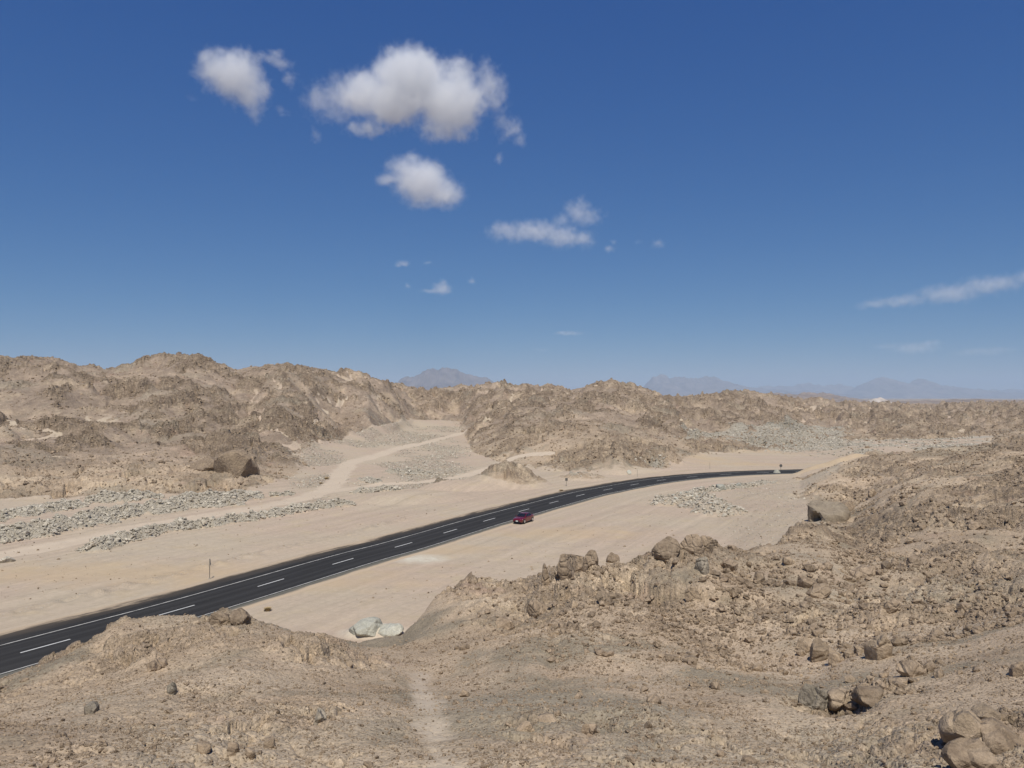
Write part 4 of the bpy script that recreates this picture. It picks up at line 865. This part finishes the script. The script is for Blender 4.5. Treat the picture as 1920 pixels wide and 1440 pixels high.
# ------------------------------------------------------------------ clouds: drifting volumes outside the haze
def cloud_material(name, dens, noise_scale):
    m = bpy.data.materials.new(name); m.use_nodes = True; n = m.node_tree.nodes; n.clear(); T = NT(m)
    out = n.new('ShaderNodeOutputMaterial'); pv = n.new('ShaderNodeVolumePrincipled')
    pv.inputs['Color'].default_value = (1, 1, 1, 1); pv.inputs['Anisotropy'].default_value = -0.35; pv.inputs['Density Attribute'].default_value = ''
    T.l.new(T.math('MULTIPLY', T.attr('density'), dens), pv.inputs['Density']); T.l.new(pv.outputs[0], out.inputs['Volume'])
    return m
def cloud(px, py, dist, lumps, label, dens, wisp=.55, seed=0, res=110, thick=.75, freq=1.0, erode=.0):
    """lumps: (dx, dy, rx, ry) in photo pixels round (px, py)"""
    e = float(elev(py)); u = ucol(px, py); Yc = dist; k = dist / F * math.hypot(1, u) / math.cos(math.atan(e))
    x0 = min(l_[0] - l_[2] for l_ in lumps) - 16; x1 = max(l_[0] + l_[2] for l_ in lumps) + 16; z0 = min(-l_[1] - l_[3] for l_ in lumps) - 14; z1 = max(-l_[1] + l_[3] for l_ in lumps) + 14
    rmax = max(min(l_[2], l_[3] * 1.5) for l_ in lumps) * thick * 1.2 + 10
    vol = bpy.data.volumes.new('cloud'); o = obj('cloud', vol); tag(o, label, 'cloud', 'clouds')
    o.location = (u * Yc, Yc, HCAM + e * Yc); o.scale = (k, k, k); o.rotation_euler = (0, 0, -math.atan(u))
    g = bpy.data.node_groups.new('cloud', 'GeometryNodeTree'); g.interface.new_socket('Geometry', in_out='INPUT', socket_type='NodeSocketGeometry'); g.interface.new_socket('Geometry', in_out='OUTPUT', socket_type='NodeSocketGeometry')
    G = type('G', (), {})(); G.n = g.nodes; G.l = g.links
    def put(sock, v):
        if hasattr(v, 'links'): g.links.new(v, sock)
        else: sock.default_value = v
    def mt(op, a, b=0.0, c=None):
        q = g.nodes.new('ShaderNodeMath'); q.operation = op; put(q.inputs[0], a); put(q.inputs[1], b)
        if c is not None: put(q.inputs[2], c)
        return q.outputs[0]
    def vm(op, a, b):
        q = g.nodes.new('ShaderNodeVectorMath'); q.operation = op; put(q.inputs[0], a); put(q.inputs[1], b); return q
    pos = g.nodes.new('GeometryNodeInputPosition').outputs[0]
    offp = vm('ADD', pos, (seed * 37.1, seed * 11.7, seed * 5.3)).outputs[0]
    def nz(scale, detail, rough, vec):
        q = g.nodes.new('ShaderNodeTexNoise'); put(q.inputs['Vector'], vec); q.inputs['Scale'].default_value = scale; q.inputs['Detail'].default_value = detail; q.inputs['Roughness'].default_value = rough; return q
    wv = nz(.028 * freq, 3, .5, offp); warp = vm('MULTIPLY', vm('SUBTRACT', wv.outputs['Color'], (.5, .5, .5)).outputs[0], (34 / freq, 26 / freq, 24 / freq)).outputs[0]
    wp = vm('ADD', pos, warp).outputs[0]; field = None
    for dx, dy, rx, ry in lumps:
        d = vm('DIVIDE', vm('SUBTRACT', wp, (dx, 0, -dy)).outputs[0], (rx, min(rx, ry * 1.5) * thick, ry)); ln = g.nodes.new('ShaderNodeVectorMath'); ln.operation = 'LENGTH'; g.links.new(d.outputs[0], ln.inputs[0])
        v = mt('MULTIPLY', mt('SUBTRACT', 1.0, ln.outputs['Value']), max(1.15, min(rx, ry) / 24.0))
        field = v if field is None else mt('SMOOTH_MAX', field, v, .25)
    n1 = nz(.062 * freq, 9, .66, offp).outputs[0]
    dn = mt('ADD', field, mt('MULTIPLY', mt('SUBTRACT', n1, .5 + erode), wisp * 4.2))
    den = g.nodes.new('ShaderNodeMapRange'); put(den.inputs[0], dn); den.inputs[1].default_value = 0.0; den.inputs[2].default_value = 1.0
    # density falls off in ragged wisps, fuller inside
    dpow = mt('POWER', den.outputs[0], 1.6)
    vc = g.nodes.new('GeometryNodeVolumeCube'); put(vc.inputs['Density'], dpow)
    vc.inputs['Min'].default_value = (x0, -rmax, z0); vc.inputs['Max'].default_value = (x1, rmax, z1)
    s_ = res / max(x1 - x0, 2 * rmax, z1 - z0)
    for nm, L_ in (('Resolution X', x1 - x0), ('Resolution Y', 2 * rmax), ('Resolution Z', z1 - z0)): vc.inputs[nm].default_value = max(12, int(L_ * s_))
    sm = g.nodes.new('GeometryNodeSetMaterial'); mat = cloud_material('cloud_vapour', 1.5 * dens / k, 1.0); sm.inputs['Material'].default_value = mat
    g.links.new(vc.outputs[0], sm.inputs[0]); go_ = g.nodes.new('NodeGroupOutput'); g.links.new(sm.outputs[0], go_.inputs[0])
    o.modifiers.new('cloud', 'NODES').node_group = g; vol.materials.append(mat)
    return o
cloud(440, 145, 3400, [(0, -5, 58, 46), (-35, -12, 34, 36), (25, 25, 36, 40), (30, 55, 14, 22), (55, -40, 30, 12)], 'round white cloud standing apart on the left of the big one', .085, .5, 1, 170)
cloud(770, 180, 3700, [(0, -30, 80, 62), (70, 10, 70, 58), (-30, 10, 70, 50), (-75, 0, 50, 46), (60, 55, 60, 28), (85, -40, 40, 40), (-70, 60, 50, 18)], 'largest white cloud, broad and ragged, in the upper middle', .085, .55, 2, 270)
cloud(648, 180, 3750, [(0, 0, 56, 40), (-40, 10, 40, 34), (20, -24, 44, 26), (-10, 34, 46, 20)], 'thin ragged end of the largest cloud, on the side of the round one', .03, .85, 25, 130)
cloud(918, 160, 3800, [(0, 0, 34, 46), (10, 25, 28, 34), (-8, -35, 16, 22)], 'upright white lobe at the right end of the largest cloud', .06, .6, 3, 130)
cloud(952, 242, 3900, [(0, 0, 26, 30), (18, 20, 20, 16), (-12, -14, 18, 16)], 'small ragged white cloud hanging below the right lobe', .05, .65, 4, 110)
cloud(790, 340, 4800, [(0, 0, 62, 46), (-30, -22, 42, 28), (35, 20, 48, 34), (-60, 0, 34, 16), (10, 36, 60, 18), (-20, -44, 24, 16)], 'plump white cloud directly below the largest one', .095, .45, 5, 190)
cloud(1000, 434, 6600, [(0, 0, 76, 26), (-50, 0, 44, 22), (55, 10, 50, 24), (90, 14, 26, 22)], 'long flat-based white cloud right of centre', .11, .45, 6, 180, freq=1.3)
cloud(1085, 397, 6700, [(0, 0, 36, 28), (14, 10, 36, 20), (-28, 14, 26, 16), (2, -22, 12, 10)], 'small puffy white cloud rising above the long flat-based one', .075, .55, 7, 120, freq=1.3)
cloud(828, 542, 10500, [(0, 0, 24, 15), (-20, 4, 26, 6), (-62, -6, 8, 6), (4, -10, 12, 10)], 'small triangular pale cloud low in the middle of the sky', .24, .35, 8, 90, freq=1.9)
cloud(755, 494, 9500, [(0, 0, 17, 8), (-6, 3, 12, 6)], 'tiny pale cloud wisp above the triangular one', .2, .35, 9, 60, freq=2)
cloud(801, 493, 9500, [(0, 0, 11, 5)], 'tiniest pale wisp beside the wisp above the triangular cloud', .2, .3, 10, 40, freq=2)
cloud(883, 527, 10000, [(0, 0, 10, 8)], 'tiny round puff right of the triangular cloud', .2, .3, 11, 40, freq=2)
cloud(1780, 550, 11000, [(0, 0, 64, 20), (-70, 8, 54, 14), (-115, 11, 34, 9), (60, -10, 64, 19), (115, -18, 38, 17)], 'long low white cloud bank at the right edge, sloping upward', .2, .35, 12, 170, freq=1.7)
cloud(1066, 625, 17000, [(0, 0, 34, 6), (-16, -1, 18, 5)], 'thin flat cloud streak low above the far mountain gap', .4, .25, 13, 90, freq=2.4)
cloud(1015, 656, 17000, [(0, 0, 24, 4)], 'faintest flat streak just above the hills in the middle', .15, .25, 14, 60, freq=2.4)
cloud(1715, 652, 17000, [(0, 0, 50, 13), (-45, -3, 30, 6), (20, -6, 30, 8)], 'faint hazy cloud low on the right, above the pale hill', .25, .35, 15, 110, freq=2.2)
cloud(1840, 660, 17000, [(0, 0, 54, 8), (20, -3, 40, 6)], 'faint flat cloud at the right edge beside the hazy one', .25, .3, 16, 110, freq=2.2)
cloud(592, 255, 3800, [(0, 0, 12, 17)], 'thin vertical shred of cloud below left of the largest cloud', .06, .5, 17, 50, freq=1.5)
cloud(935, 298, 4200, [(0, 0, 11, 15)], 'small shred of cloud between the largest cloud and the plump one', .07, .5, 18, 50, freq=1.5)
cloud(1232, 458, 7000, [(0, 0, 14, 12), (-34, -6, 10, 5)], 'faint shred of cloud far right of the flat-based one', .07, .5, 19, 60, freq=1.6)
cloud(1143, 466, 7000, [(0, 0, 14, 9), (6, -14, 9, 7)], 'faint shred just past the end of the flat-based cloud', .08, .5, 20, 60, freq=1.6)
cloud(530, 120, 3500, [(0, 0, 20, 14), (12, 26, 16, 14), (-10, -16, 22, 8)], 'thin wisps bridging the round cloud and the largest one', .06, .6, 21, 80, freq=1.2)
cloud(528, 205, 3600, [(0, 0, 15, 9), (4, 8, 10, 6)], 'small shred of cloud right below the round one', .035, .5, 22, 50, freq=1.5)
cloud(362, 184, 3500, [(0, 0, 18, 6)], 'faint wisp left of the round cloud', .016, .45, 23, 50, freq=1.6)

# ------------------------------------------------------------------ haze
def haze():
    bm = bmesh.new(); x, y0, y1, z0, z1 = 29500.0, -600.0, 28500.0, -45.0, 690.0
    bmesh.ops.create_cube(bm, size=1, matrix=Matrix.Translation((0, (y0 + y1) / 2, (z0 + z1) / 2)) @ Matrix.Diagonal((2 * x, y1 - y0, z1 - z0, 1)))
    me = bpy.data.meshes.new('haze'); bm.to_mesh(me); bm.free()
    m = bpy.data.materials.new('haze_air'); m.use_nodes = True; n = m.node_tree.nodes; n.clear()
    out = n.new('ShaderNodeOutputMaterial'); pv = n.new('ShaderNodeVolumePrincipled'); pv.inputs['Color'].default_value = (0.60, 0.76, 0.95, 1); pv.inputs['Density'].default_value = 5.8e-5; pv.inputs['Anisotropy'].default_value = 0.0
    m.node_tree.links.new(pv.outputs[0], out.inputs['Volume']); me.materials.append(m)
    return tag(obj('haze', me), kind='stuff')
haze()
